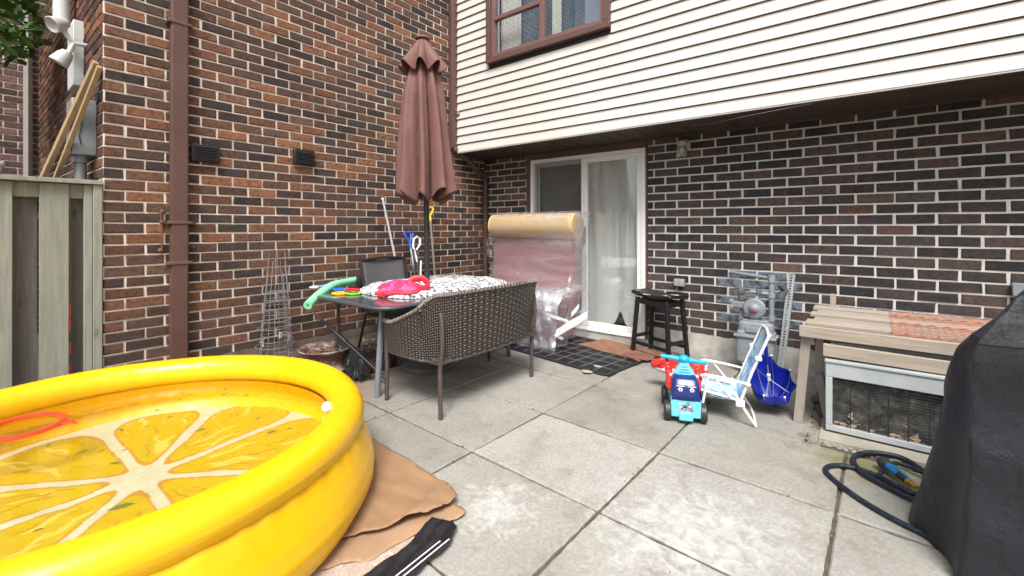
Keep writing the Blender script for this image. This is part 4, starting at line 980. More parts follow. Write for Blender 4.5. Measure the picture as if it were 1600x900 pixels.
# ================================================================== BED: WHEEL RIM, CAGES, BROOM, EDGING
rusty, N, L_, P = newmat('rusty_rim'); v = coord(N); f = tnoise(N, L_, v, 9, 7, .7); L_.new(ramp(N, L_, f, [(.35, (.22, .09, .05)), (.48, (.11, .06, .045)), (.56, (.30, .27, .25))]), P.inputs['Base Color']); P.inputs['Roughness'].default_value = .7; P.inputs['Metallic'].default_value = .35; bump(N, L_, P, tnoise(N, L_, v, 60, 5), .4, .003)
rc = az(507, 541, .27); rc = V(.36, -2.52, 0); c_ = az(507, 545, .27); rc = V(c_.x, c_.y, .02)
ro = thing('wheel_rim', (rc.x, rc.y, .09), 'rusty steel car wheel rim without a tyre lying on the soil by the brick wall', 'wheel rim')
b = MB(); pr = [(.175, .0), (.195, .002), (.200, .018), (.186, .03), (.170, .05), (.163, .09), (.168, .13), (.182, .155), (.203, .17), (.212, .185), (.206, .192), (.192, .182), (.172, .165), (.160, .14), (.152, .09), (.156, .04), (.172, .012)]
b.lathe([(r_, z_+.075) for r_, z_ in pr], 56, rc); b.build('barrel', rusty, ro, smooth=60)
b = MB(); n = 72
def disc(u, v):
    a = 2*PI*u; r_ = .035+.118*v; z_ = .22+.03*math.sin(v*PI*.9)-.02*v; return rc+V(r_*math.cos(a), r_*math.sin(a), z_)
b.grid(disc, 96, 16, wrapu=True)
def inhole(f_):
    c = sum((b.v[k] for k in f_), V(0, 0, 0))/len(f_)-rc; r_ = math.hypot(c.x, c.y); a = math.atan2(c.y, c.x)
    for k in range(10):
        ak = 2*PI*k/10
        if ((r_-.118)/.016)**2+((((a-ak+PI) % (2*PI))-PI)*r_/.022)**2 < 1: return True
    for k in range(5):
        ak = 2*PI*k/5+.3
        if math.hypot(r_*math.cos(a)-.06*math.cos(ak), r_*math.sin(a)-.06*math.sin(ak)) < .009: return True
    return False
ke = [i for i, f_ in enumerate(b.f) if not inhole(f_)]; b.f = [b.f[i] for i in ke]; b.m = [0]*len(b.f)
b.build('disc', rusty, ro, smooth=60, solid=.006)
WIRE = M('galvanised_wire', (.40, .40, .42), (.26, .26, .28), 20, .4, metal=.5)
cb = V(.14, -2.93, .09)
for n_, (dx, dy, s, h_, lab) in enumerate(((0, 0, 1., .80, 'galvanised wire tomato cage, the outermost and widest of the nested stack'), (.01, .008, .87, .87, 'galvanised wire tomato cage, the middle one of the nested stack'), (.0, .014, .75, .93, 'galvanised wire tomato cage, the innermost and tallest of the nested stack'))):
    co = thing('tomato_cage', cb+V(dx, dy, 0), lab, 'plant cage', 'nested tomato cages by the wall'); R0, R1 = .172*s, .088*s
    z0 = .0+.03*n_
    for k, t in enumerate((0, .20, .40, .62)):
        rr_ = R0+(R1-R0)*t; b = MB(); b.tube([cb+V(dx+rr_*math.cos(a), dy+rr_*math.sin(a), z0+h_*t+.006*math.sin(a+n_)) for a in [2*PI*j/40 for j in range(40)]], .0028, 6, closed=True); b.build('hoop', WIRE, co)
    for k in range(4):
        a = PI/2*k+.3+n_*.35; b = MB(); b.tube([cb+V(dx+R0*math.cos(a), dy+R0*math.sin(a), z0-.03), cb+V(dx+(R0+(R1-R0)*.62)*math.cos(a), dy+(R0+(R1-R0)*.62)*math.sin(a), z0+h_*.62), cb+V(dx+(R1*.92)*math.cos(a+.1), dy+(R1*.92)*math.sin(a+.1), z0+h_+.03*math.sin(k*3))], .0028, 6); b.build('stake', WIRE, co)
b = MB(); c_ = cb+V(.15, -.02, .27); b.box(c_, (.004, .03, .05), (0, .1, .4)); b.build('tag_label', WHITE, co)
A_ = ax(491, 489, .42); E_ = az(603, 592, .06)
bo = thing('push_broom', E_, 'black broom with thick dark bristles leaning over the rusty wheel rim', 'broom')
b = MB(); b.tube([A_, A_+(E_-A_)*.45, E_], [.011, .013, .012], 10); b.tube([A_+(E_-A_)*.33, A_+(E_-A_)*.47], .020, 10); b.build('handle', BLACK, bo)
b = MB(); rn5 = random.Random(4); m0 = A_+(E_-A_)*.36; m1 = A_+(E_-A_)*.66
for _ in range(2200):
    t = rn5.random(); p = m0+(m1-m0)*t; q = p+V(rn5.uniform(-.06, .08), rn5.uniform(-.07, .07), -.12-.15*rn5.random()*(1-.4*t)); b.tube([p, (p+q)/2+V(rn5.uniform(-.012, .012), rn5.uniform(-.012, .012), 0), q], [.003, .003, .0012], 4)
b.box((m0+m1)/2-V(0, 0, .02), ((m1-m0).length, .05, .045), (m1-m0).to_track_quat('X', 'Z').to_matrix()); b.build('bristles', DARK, bo, smooth=0)
em = M('edge_stone', (.13, .08, .06), (.06, .04, .032), 12, .9, 1., 40)
edp = [(.775, -2.92, .4), (.73, -2.72, .1), (.76, -2.50, -.1), (.77, -2.27, .1), (.80, -2.03, 0), (.79, -1.80, .05), (.78, -1.56, -.05), (.78, -1.32, .1), (.76, -3.15, -.15), (.80, -1.08, 0.1), (.77, -.84, -.05)]
for k, (x, y, a) in enumerate(edp):
    b = MB(); 
    def st_(u, v, x=x, y=y, a=a, k=k):
        th, ph = 2*PI*u, PI*v-PI/2; e = .45; c_ = lambda q: math.copysign(abs(math.cos(q))**e, math.cos(q)); s_ = lambda q: math.copysign(abs(math.sin(q))**e, math.sin(q))
        p = V(.065*c_(ph)*c_(th), .115*c_(ph)*s_(th), .05*s_(ph)); p *= 1+.12*nz(p.x*12+k, p.y*12, p.z*12); q = Matrix.Rotation(a, 3, 'Z') @ p; return q+V(x, y, .035)
    b.grid(st_, 20, 12, wrapu=True); tag(b.build('edging_brick', em), 'soil covered brick laid in the edging row between the soil bed and the slabs', 'brick', 'edging bricks of the soil bed')

# ================================================================== WRAPPED SOFA
sf_ = thing('sofa', (1.05, -.35, 0), 'mauve high backed sofa with yellow top roll, wrapped in clear plastic', 'sofa', rz=R(2))
MAU = M('mauve_fabric', (.31, .135, .135), (.26, .11, .115), 4, .85, .3, 120); OCH = M('ochre_fabric', (.62, .43, .19), (.56, .38, .16), 3, .8, .2, 120)
SX0, SX1 = .42, 1.70
def S(x, y, z): return V(x, y, z)
def rbox(mb, c, d, e=.28, n=28, m=16, rot=None, mi=0):
    c = Vector(c)
    def fn(u, v):
        th, ph = 2*PI*u, PI*v-PI/2; g_ = lambda q: math.copysign(abs(q)**e, q)
        p = V(d[0]/2*g_(math.cos(ph))*g_(math.cos(th)), d[1]/2*g_(math.cos(ph))*g_(math.sin(th)), d[2]/2*g_(math.sin(ph)))
        if rot is not None: p = rot @ p
        return c+p
    return mb.grid(fn, n, m, wrapu=True, mi=mi)
mid = (SX0+SX1)/2; wd = SX1-SX0
b = MB(); rbox(b, (mid, -.25, .80), (wd-.03, .16, 1.0), .18, 60, 30, Euler((R(-4), 0, 0)).to_matrix()); b.build('backrest', MAU, sf_, smooth=60)
b = MB(); b.grid(lambda u, v: (SX0+.01+(wd-.02)*v, -.275-.135*math.cos(2*PI*u)*(1-.0*v), 1.315+.150*math.sin(2*PI*u)), 30, 16, wrapu=True)
b.prism([(-.275-.135*math.cos(2*PI*k/30), 1.315+.150*math.sin(2*PI*k/30)) for k in range(30)], SX0+.01, SX0+.011, fn=lambda a, c_, z: (z, a, c_)); b.prism([(-.275-.135*math.cos(2*PI*k/30), 1.315+.150*math.sin(2*PI*k/30)) for k in range(30)], SX1-.011, SX1-.01, fn=lambda a, c_, z: (z, a, c_))
b.build('top_roll', OCH, sf_, smooth=50)
b = MB(); rbox(b, (mid, -.52, .42), (wd-.06, .50, .26), .22, 60, 20); rbox(b, (mid, -.50, .18), (wd-.1, .46, .24), .15, 60, 20); b.build('seat', MAU, sf_, smooth=60)
b = MB()
for x in (SX0+.1, SX1-.1):
    for y_ in (-.3, -.68): b.lathe([(.03, 0), (.03, .08), (.02, .08)], 12, (x, y_, .012), cap=True)
split(b, 'foot', BLACK, sf_)
pw, N, L_, P = newmat('clear_plastic_wrap')
for n in list(N):
    if n.type != 'OUTPUT_MATERIAL': N.remove(n)
out = [n for n in N if n.type == 'OUTPUT_MATERIAL'][0]
v = coord(N); mp = N.new('ShaderNodeMapping'); mp.inputs['Rotation'].default_value = (0, R(-35), 0); mp.inputs['Scale'].default_value = (1.1, 1.5, 7); L_.new(v, mp.inputs['Vector'])
vo = N.new('ShaderNodeTexVoronoi'); vo.feature = 'DISTANCE_TO_EDGE'; vo.inputs['Scale'].default_value = 1.3; L_.new(mp.outputs['Vector'], vo.inputs['Vector'])
big_ = tnoise(N, L_, mp.outputs['Vector'], .9, 3, .5); sel = ramp(N, L_, tnoise(N, L_, v, 3, 3), [(.42, 0), (.62, 1)])
ed = math_(N, L_, 'MULTIPLY', ramp(N, L_, vo.outputs['Distance'], [(.0, 1), (.10, 0)]), sel)
cr = math_(N, L_, 'ADD', big_, math_(N, L_, 'MULTIPLY', ed, .14))
tr = N.new('ShaderNodeBsdfTransparent'); tr.inputs[0].default_value = (.93, .93, .95, 1); go = N.new('ShaderNodeBsdfGlossy'); go.inputs['Roughness'].default_value = .2; df = N.new('ShaderNodeBsdfTranslucent'); df.inputs[0].default_value = (.8, .82, .88, 1)
d2 = N.new('ShaderNodeBsdfDiffuse'); d2.inputs[0].default_value = (.75, .77, .82, 1); ms = N.new('ShaderNodeMixShader'); ms.inputs[0].default_value = .6; L_.new(df.outputs[0], ms.inputs[1]); L_.new(d2.outputs[0], ms.inputs[2])
m1 = N.new('ShaderNodeMixShader'); L_.new(ramp(N, L_, cr, [(.34, .07), (.6, .24), (.85, .8)]), m1.inputs[0]); L_.new(tr.outputs[0], m1.inputs[1]); L_.new(ms.outputs[0], m1.inputs[2])
m2 = N.new('ShaderNodeMixShader'); bp = N.new('ShaderNodeBump'); bp.inputs['Strength'].default_value = .5; bp.inputs['Distance'].default_value = .02
L_.new(cr, bp.inputs['Height']); L_.new(bp.outputs[0], go.inputs['Normal'])
L_.new(schlick(N, L_, .07, 1., bp.outputs[0]), m2.inputs[0]); L_.new(m1.outputs[0], m2.inputs[1]); L_.new(go.outputs[0], m2.inputs[2]); L_.new(m2.outputs[0], out.inputs[0])
prof = [(-.12, 1.42), (-.27, 1.485), (-.40, 1.42), (-.425, 1.30), (-.40, 1.16), (-.37, .95), (-.38, .75), (-.45, .60), (-.60, .575), (-.74, .545), (-.80, .45), (-.79, .30), (-.77, .15), (-.80, .03)]
def wrap(u, v):
    k = v*(len(prof)-1); i = min(int(k), len(prof)-2); q = k-i; y_ = prof[i][0]*(1-q)+prof[i+1][0]*q; z_ = prof[i][1]*(1-q)+prof[i+1][1]*q
    x = SX0-.02+(wd+.05)*u; low = max(0, 1-z_/.9); f_ = nz(x*5+z_*4, z_*2, 3)*.6+nz(x*14+z_*12, z_*5, 8)*.4
    edge = max(0, abs(2*u-1)-.86)/.14
    y_ += edge**2*.22; x += (u-.5)*.04*low+.03*nz(z_*3, u*2, 1)*edge
    y2 = -(.018+.05*low)*abs(f_)-(.03*low*abs(math.sin(x*9+z_*7)))
    return V(x, y_+y2, z_+.012*nz(x*11, z_*6))
b = MB(); b.grid(wrap, 90, 90)
# loose flap on the left and gathered corner on the right
b.grid(lambda u, v: V(SX0-.02-.20*u*math.sin(PI*v)**.7+.02*nz(v*9, u*3), -.30+.12*u+.04*nz(v*8, u*4, 2), 1.40-.72*v), 10, 30)
b.grid(lambda u, v: V(SX1+.03+.03*nz(v*7, u*4), -.10-(.32+.32*max(0, (v-.55)/.45))*u+.02*nz(v*9, u*5, 5), 1.47-1.40*v+.02*u), 14, 50)
def crump(u, v):
    t = u; x = SX0+.35+(SX1-SX0-.28)*t; k = v; y_ = -.50-.36*math.sin(min(1, k*1.3)*PI/2)**.8; z_ = .62-.02*k-.58*max(0, k-.35)/.65
    f_ = nz(x*7, z_*5, 4)+.7*nz(x*15, z_*13, 1)+.6*abs(nz(x*4+z_*6, z_*3, 9)); return V(x+.03*nz(z_*8, x*3), y_-.055*f_, z_+.05*f_*(1 if k < .4 else .2))
b.grid(crump, 60, 50)
b.grid(lambda u, v: crump(.35+.65*u, .1+.9*v)+V(.015, -.03-.02*nz(u*9, v*9), .02*nz(u*12, v*7, 3)), 50, 50)
b.build('plastic_wrap', pw, sf_, smooth=35)
b = MB()
tw = M('white_tape', (.74, .76, .80), (.66, .68, .73), 14, .35, .6, 40)
def strip(pts_, wv, mb):
    pts_ = [Vector(p) for p in pts_]
    mb.grid(lambda u, v: (lambda t: pts_[min(int(t), len(pts_)-2)].lerp(pts_[min(int(t), len(pts_)-2)+1], t-min(int(t), len(pts_)-2)))(u*(len(pts_)-1))+Vector(wv)*(v-.5)+V(0, -.02, 0)*abs(nz(u*6, v*4)), 20, 6)
a1 = ay(848, 488, -.86); a2 = ay(886, 502, -.88); a3 = ay(868, 522, -.90); a4 = ay(918, 492, -.80); a5 = ay(905, 478, -.78)
a6 = ay(880, 530, -.88)
strip([a1, a2, ay(892, 506, -.86)], (0, .0, .035), b); strip([a3, ay(890, 508, -.90), a4], (.02, 0, .095), b); strip([ay(893, 492, -.84), a5], (0, 0, .05), b); strip([a3, a6], (.04, 0, .02), b)
b.build('tape', tw, sf_, smooth=60)

# ================================================================== MATS
mat_, N, L_, P = newmat('rubber_mat'); P.inputs['Base Color'].default_value = (.014, .014, .016, 1); P.inputs['Roughness'].default_value = .5
mo_ = thing('rubber_mat', (1.78, -.8, .01), 'black rubber mat with a raised grid of holes in front of the sliding door', 'mat')
ang = math.atan2(-1.17+.976, 2.495-1.033); cs, sn = math.cos(ang), math.sin(ang); A0 = V(1.033, -.976, 0)
def mt(x, y, z): return A0+V(x*cs-y*sn, x*sn+y*cs, z)
ML, MW = 1.475, .92
b = MB(); nx, ny = 50, 30
for i in range(nx+1): b.bar(mt(ML*i/nx, 0, .008), mt(ML*i/nx, MW, .008), (.011 if i % 5 else .028), .013)
for j in range(ny+1): b.bar(mt(0, MW*j/ny, .0085), mt(ML, MW*j/ny, .0085), (.011 if j % 5 else .028), .0125)
b.build('grid', mat_, mo_, smooth=0)
b = MB(); rframe_ = [(0, 0), (ML, 0), (ML, MW), (0, MW)]
for k in range(4): p, q = rframe_[k], rframe_[(k+1) % 4]; b.bar(mt(*p, .007), mt(*q, .007), .045, .012)
b.build('border', mat_, mo_, bevel=.004)
b = MB()
for i in range(5, nx, 5): b.bar(mt(ML*i/nx, .02, .0148), mt(ML*i/nx, MW-.02, .0148), .009, .002)
for j in range(5, ny, 5): b.bar(mt(.02, MW*j/ny, .0151), mt(ML-.02, MW*j/ny, .0151), .009, .002)
b.build('dusty_rib', M('rib_dust', (.17, .17, .17), (.09, .09, .09), 20, .8), mo_, smooth=0)
rub = M('mat_dust', (.15, .145, .13), (.09, .085, .08), 12, .8); b = MB(); b.prism([(mt(x, y, 0).x, mt(x, y, 0).y) for x, y in ((0, 0), (ML, 0), (ML, MW), (0, MW))], .001, .003); b.build('underside', rub, mo_)
coir = M('coir', (.25, .125, .07), (.17, .085, .05), 10, .95, 1., 150)
c1, c2, c3, c4 = V(1.79, -.46, 0), V(2.56, -.62, 0), V(2.70, -.20, 0), V(1.92, -.09, 0)
tag(sheet(rough_edge([(p.x, p.y) for p in (c1, c2, c3, c4)], .008), lambda x, y: .019+.004*nz(x*5, y*5), 'door_mat', coir, .008), 'worn reddish brown coir door mat beside the stool, overlapping the black mat', 'mat')
b = MB()
def rag(u, v): a = 2*PI*u; r_ = v*(.11+.03*nz(math.cos(a)*2, math.sin(a)*2)); x = 2.52+r_*math.cos(a)*1.5; y_ = -.52+r_*math.sin(a)*.8; return V(x, y_, .03+.05*(1-v*v)*(.6+.8*abs(nz(x*11, y_*11)))*.7)
b.grid(rag, 40, 14, wrapu=True); tag(b.build('cloth_rag', M('rag_maroon', (.20, .085, .07), (.12, .05, .045), 10, .9, .5, 40)), 'crumpled maroon rag lying on the edge of the brown door mat', 'rag')
for (px, py, s, lab) in ((917, 580, .05, 'torn beige paper scrap on the black rubber mat, the nearer and larger one'), (934, 572, .04, 'torn grey paper scrap on the black rubber mat, the farther and smaller one')): b = MB(); c_ = az(px, py, .022); b.prism([(c_.x+s*math.cos(a)*(1+.3*math.sin(3*a)), c_.y+s*.7*math.sin(a)) for a in [2*PI*k/9 for k in range(9)]], .018, .021); tag(b.build('paper_scrap', M('paper_scrap', (.42, .38, .32) if s > .045 else (.36, .37, .38), None, 30, .9)), lab, 'paper', 'paper scraps on the rubber mat')

# ================================================================== STOOL
st = thing('stool', (2.64, -.26, 0), 'black wooden saddle stool with chipped paint and a torn seat, beside the white door', 'stool')
sA, sB, sC, sD = V(2.365, -.315, 0), V(2.80, -.485, 0), V(2.885, -.20, 0), V(2.45, -.05, 0); cen = (sA+sB+sC+sD)/4
ex = (sB-sA).normalized(); ey = V(-ex.y, ex.x, 0)
BPM, N, L_, P = newmat('chipped_black'); v = coord(N); f = tnoise(N, L_, v, 35, 6, .7); L_.new(ramp(N, L_, f, [(.66, (.012, .012, .013)), (.69, (.35, .26, .18))], 'CONSTANT'), P.inputs['Base Color']); P.inputs['Roughness'].default_value = .4
tops = []
for p in (sA, sB, sC, sD):
    t_ = cen+(p-cen)*.80+V(0, 0, .585); tops.append(t_); b = MB(); b.bar(p, t_, .036, .036, ey); b.build('leg', BPM, st, bevel=.003)
for i, j, t in ((0, 1, .20), (2, 3, .20), (1, 2, .30), (3, 0, .30), (0, 1, .93), (2, 3, .93), (1, 2, .93), (3, 0, .93)):
    P4 = [sA, sB, sC, sD]; a = P4[i].lerp(tops[i], t); c_ = P4[j].lerp(tops[j], t); b = MB(); b.bar(a, c_, .02, .034 if t < .9 else .05); b.build('stretcher' if t < .9 else 'apron', BPM, st, bevel=.002)
b = MB(); b.grid(lambda u, v: cen+ex*((u-.5)*.50)+ey*((v-.5)*.27)+V(0, 0, .60+.030*(2*u-1)**2+.004*nz(u*8, v*8)), 24, 12); b.build('seat', BPM, st, smooth=60, solid=.028)
b = MB()
torn = M('torn_lining', (.55, .47, .36), (.3, .22, .15), 30, .9, .5)
for (u0, v0, s, rz_) in ((-.22, -.10, .05, .3), (.235, -.05, .045, 1.2), (.20, -.12, .04, .4), (-.05, -.132, .045, .1)):
    c_ = cen+ex*u0+ey*v0+V(0, 0, .62+.03*(2*u0/.5)**2); b.grid(lambda u, v, c_=c_, s=s, rz_=rz_: c_+ex*(u-.5)*s*1.6+ey*(v-.5)*s+V(0, 0, .012*abs(nz(u*5+rz_, v*5))), 8, 6)
b.grid(lambda u, v: cen+ex*((u-.5)*.48)+ey*((v-.5)*.25)+V(0, 0, .618+.03*(2*u-1)**2+.010*abs(nz(u*6, v*6, 2))), 24, 14, mfn=lambda u, v: 1)
b.build('torn_cover', [torn, M('black_vinyl', (.014, .014, .015), (.03, .028, .026), 14, .5, .8, 40)], st, smooth=60)

# ================================================================== GAS METER + STEEL ANGLE
GP = M('meter_grey', (.25, .28, .31), (.17, .19, .21), 12, .5, .3, 50); GPD = M('meter_dark', (.07, .07, .07), (.14, .14, .14), 20, .6, .5, 40)
gmx = 3.50; go_ = thing('gas_meter', (gmx, -.22, .1), 'grey gas meter with round regulator and pipes mounted low on the brick wall', 'gas meter')
m3 = Euler((R(90), 0, 0)).to_matrix()
b = MB(); rbox(b, (gmx, -.26, .24), (.30, .17, .30), .22, 40, 20); b.box((gmx, -.26, .335), (.33, .20, .022)); b.box((gmx, -.26, .43), (.20, .12, .10)); rbox(b, (gmx, -.26, .40), (.28, .15, .14), .4, 30, 16); b.box((gmx-.02, -.35, .40), (.10, .01, .05)); b.build('body', GP, go_, bevel=.006)
b = MB(); b.lathe([(.001, .05), (.03, .048), (.04, .03), (.085, .022), (.092, .01), (.092, -.01), (.08, -.02), (.03, -.05), (.001, -.05)], 32, (gmx-.01, -.29, .58), m3); b.lathe([(.001, .075), (.022, .07), (.022, .03)], 16, (gmx-.01, -.29, .58), m3); b.box((gmx-.01, -.27, .48), (.07, .06, .08)); b.box((gmx-.15, -.27, .60), (.12, .05, .055)); b.box((gmx-.20, -.27, .575), (.035, .06, .035)); b.box((gmx-.20, -.27, .625), (.035, .06, .03)); b.build('regulator', GP, go_, bevel=.006)
b = MB(); b.tube([(gmx+.115, -.24, .42), (gmx+.115, -.24, .86)], .022, 14); b.tube([(gmx+.115, -.24, .85), (gmx-.24, -.16, .88), (gmx-.26, -.02, .88)], .015, 12)
b.lathe([(.03, -.03), (.03, .03)], 12, (gmx+.115, -.24, .845), cap=True); b.lathe([(.03, -.02), (.03, .02)], 12, (gmx+.115, -.24, .70), cap=True); b.lathe([(.03, -.02), (.03, .02)], 12, (gmx+.115, -.24, .50), cap=True)
b.tube([(gmx-.12, -.25, .43), (gmx-.12, -.25, .72), (gmx-.02, -.25, .72), (gmx+.115, -.24, .71)], .016, 12); b.build('pipe', GP, go_)
b = MB()
for c_, s in (((gmx-.12, -.26, .72), .035), ((gmx-.12, -.26, .66), .028), ((gmx+.02, -.25, .72), .028), ((gmx-.12, -.26, .47), .036), ((gmx+.10, -.26, .45), .036), ((gmx-.07, -.26, .60), .03)): b.lathe([(s*.8, -.028), (s, -.015), (s, .015), (s*.8, .028)], 6, c_, cap=True)
b.tube([(gmx-.20, -.26, .735), (gmx-.13, -.27, .755), (gmx-.05, -.26, .74)], .009, 8); b.tube([(gmx+.16, -.14, .80), (gmx+.20, -.10, .74), (gmx+.16, -.12, .66)], .03, 8); split(b, 'fitting', GPD, go_)
b = MB(); b.lathe([(.001, .082), (.014, .080), (.014, .07)], 12, (gmx-.01, -.29, .58), m3); b.build('cap', M('meter_cap', (.45, .04, .05), None, 5, .5), go_)
T_ = ay(1237, 428, -.06); B_ = ay(1222, 552, -.14); d_ = B_-T_; B_ = T_+d_*(T_.z-.03)/(T_.z-B_.z)
b = MB(); nn = (B_-T_).normalized(); sdv = V(1, 0, 0)-nn*nn.x; sdv.normalize(); upv = nn.cross(sdv); L0 = (B_-T_).length
# perforated flat made of two rails and rungs, plus the flange
for s in (-1, 1): b.bar(T_+sdv*.017*s, B_+sdv*.017*s, .016, .004, upv)
k = 0.
while k < L0: b.bar(T_+nn*k-sdv*.012, T_+nn*k+sdv*.012, .011, .0036, upv); k += .024
b.bar(T_+sdv*.026-upv*.012, B_+sdv*.026-upv*.012, .004, .028, upv)
tag(b.build('steel_angle', GALV), 'galvanised perforated steel angle leaning on the wall right of the gas meter', 'steel bar')

# ================================================================== RIDE-ON TOY
rt = thing('ride_on_toy', (3.285, -1.565, 0), 'light blue and navy ride-on toy truck with handlebar and red seat sides, facing the camera', 'ride-on toy', rz=math.atan2(.397, .917))
# local: x right, y back, z up; front face at y=-.16
def T(x, y, z): return loc(rt, x, y, z)
def lbox(mb, c, d, mi=0, rx=0, ry=0):
    m_ = wm(rt).to_3x3() @ Euler((rx, ry, 0)).to_matrix(); return mb.box(T(*c), d, m_, mi)
LB = M('light_blue_plastic', (.16, .60, .72), (.14, .55, .68), 5, .35); NV = M('navy_plastic', (.012, .03, .17), (.01, .025, .13), 5, .3); CY = M('cyan_plastic', (.01, .42, .72), None, 5, .3); RP = M('red_shiny', (.75, .03, .025), (.65, .02, .02), 5, .3)
b = MB(); lbox(b, (0, -.135, .105), (.19, .05, .125)); lbox(b, (0, -.16, .055), (.09, .03, .06)); lbox(b, (0, .06, .12), (.16, .34, .10)); b.build('body', LB, rt, bevel=.01)
# printed patch on the front: a plain abstract splash
b = MB(); cols4 = [M('print_%s' % n, c, None, 5, .5) for n, c in (('grey', (.22, .2, .22)), ('rose', (.55, .25, .27)), ('white', (.75, .75, .75)), ('dark', (.05, .05, .08)))]
r6 = random.Random(2)
for k in range(46):
    x, z = r6.gauss(0, .026), .112+r6.gauss(0, .016); s = r6.uniform(.004, .010); a = r6.random()*6
    if abs(x) > .06 or abs(z-.11) > .035: continue
    b.add([T(x+s*1.4*math.cos(a+q), -.1612-.00008*k, z+s*math.sin(a+q)) for q in (0, 1.9, 3.3, 4.8)], [(0, 1, 2, 3)], k % 4)
b.build('print_patch', cols4, rt, smooth=0)
b = MB()
def hood(u, v):
    zz = [(.160, -.165), (.185, -.176), (.255, -.165), (.292, -.135), (.302, -.09), (.298, .0)]; k = v*5; i = min(int(k), 4); q = k-i; z_ = zz[i][0]*(1-q)+zz[i+1][0]*q; y_ = zz[i][1]*(1-q)+zz[i+1][1]*q
    wv = .092-.014*v; x = (2*u-1)*wv; return T(x, y_+.012*(2*u-1)**4, z_-.02*max(0, abs(2*u-1)-.8)/.2)
b.grid(hood, 16, 20); lbox(b, (0, -.07, .215), (.165, .14, .12)); b.build('hood', NV, rt, smooth=50, bevel=.004)
b = MB(); WD = [WHITE, REDP]
for s in (-1, 1):
    for k in range(6):
        a = 2*PI*k/6; cx_, cz_ = s*.036+.010*math.cos(a), .232+.009*math.sin(a); b.ball(T(cx_, -.171, cz_), .0055, 8, 6, mi=0)
    b.ball(T(s*.036, -.173, .232), .006, 8, 6, mi=1); b.box(T(s*.036, -.169, .254), (.05, .004, .004), wm(rt).to_3x3())
b.build('face_marks', WD, rt)
b = MB()
def neck(u, v):
    a = 2*PI*u; w0 = .078-.045*min(1, v*1.3)+.012*max(0, v-.8)*5; d0 = .045-.015*v; z_ = .285+.095*v; return T(w0*math.cos(a), -.03+.02*v+d0*math.sin(a), z_)
b.grid(neck, 24, 14, wrapu=True)
for k in range(4): b.tube([T(-.045+.006*k, -.075+.004*k, .305+.018*k), T(.045-.006*k, -.075+.004*k, .305+.018*k)], .004, 6)
b.build('neck', LB, rt, smooth=60)
b = MB(); b.tube([T(-.15, -.005, .400), T(-.09, -.012, .396), T(-.03, -.02, .390), T(.03, -.02, .386), (T(.09, -.012, .380)), T(.15, -.005, .374)], [.014, .015, .018, .018, .015, .014], 12); b.ball(T(0, -.02, .395), .038, 18, 12, (1, 1, .7)); b.build('handlebar', CY, rt)
b = MB()
for s in (-1, 1):
    lbox(b, (s*.092, .06, .22), (.035, .20, .12), rx=-.25); 
    for k in range(4): lbox(b, (s*.098, -.01+k*.05, .265+k*.012), (.042, .03, .035), rx=-.25)
lbox(b, (0, .17, .21), (.17, .15, .05)); lbox(b, (0, .245, .27), (.17, .03, .13)); b.build('seat_side', RP, rt, bevel=.008)
b = MB(); lbox(b, (0, .16, .243), (.12, .12, .014)); lbox(b, (.0, -.01, .275), (.19, .04, .03)); b.build('seat_pad', M('toy_white', (.7, .68, .7), None, 5, .4), rt, bevel=.005)
for x in (-.112, .112):
    for y_ in (-.10, .19):
        b = MB(); m_ = wm(rt).to_3x3() @ Euler((0, R(90), 0)).to_matrix(); b.lathe([(.001, -.02), (.03, -.021), (.055, -.022), (.064, -.014), (.064, .014), (.055, .022), (.03, .021), (.001, .02)], 26, T(x, y_, .0645), m_); b.build('wheel', DARK, rt)
# second toy behind
t2 = thing('toy_plane', (3.10, -1.12, 0), 'red and white plastic toy lying on the slabs behind the ride-on truck', 'toy')
c_ = V(3.13, -1.15, 0)
q1 = az(1085, 575, .05)
b = MB(); b.grid(lambda u, v: c_+V((u-.5)*.46, .06*math.sin(u*3)-.02, 0)+V(-.02, .075, 0)*math.cos(2*PI*v)*(math.sin(PI*(.1+.8*u)))+V(0, 0, .17+.045*math.sin(2*PI*v)*(math.sin(PI*(.1+.8*u)))-.05*u), 24, 14); b.tube([c_+V(-.1, 0, .0), c_+V(-.09, 0, .15)], .02, 8); b.tube([c_+V(.12, 0.03, .0), c_+V(.12, .03, .13)], .02, 8); b.build('body', M('toy_body', (.62, .60, .60), (.5, .48, .48), 8, .4), t2, smooth=60)
b = MB(); rbox(b, c_+V(-.17, -.03, .215), (.12, .06, .05), .5, 16, 10, Euler((0, -.5, .2)).to_matrix()); rbox(b, c_+V(-.15, .0, .19), (.06, .09, .05), .5, 16, 10); rbox(b, c_+V(.17, .0, .15), (.06, .06, .08), .5, 16, 10); split(b, 'wing', RP, t2, smooth=60)

# ================================================================== CHILD'S BEACH CHAIR
fx = V(-.962, -.272, 0); bc = thing('beach_chair', (3.475, -1.36, 0), 'small white framed folding beach chair with light blue patterned fabric, beside the toy truck', 'chair', rz=math.atan2(-.272, -.962))
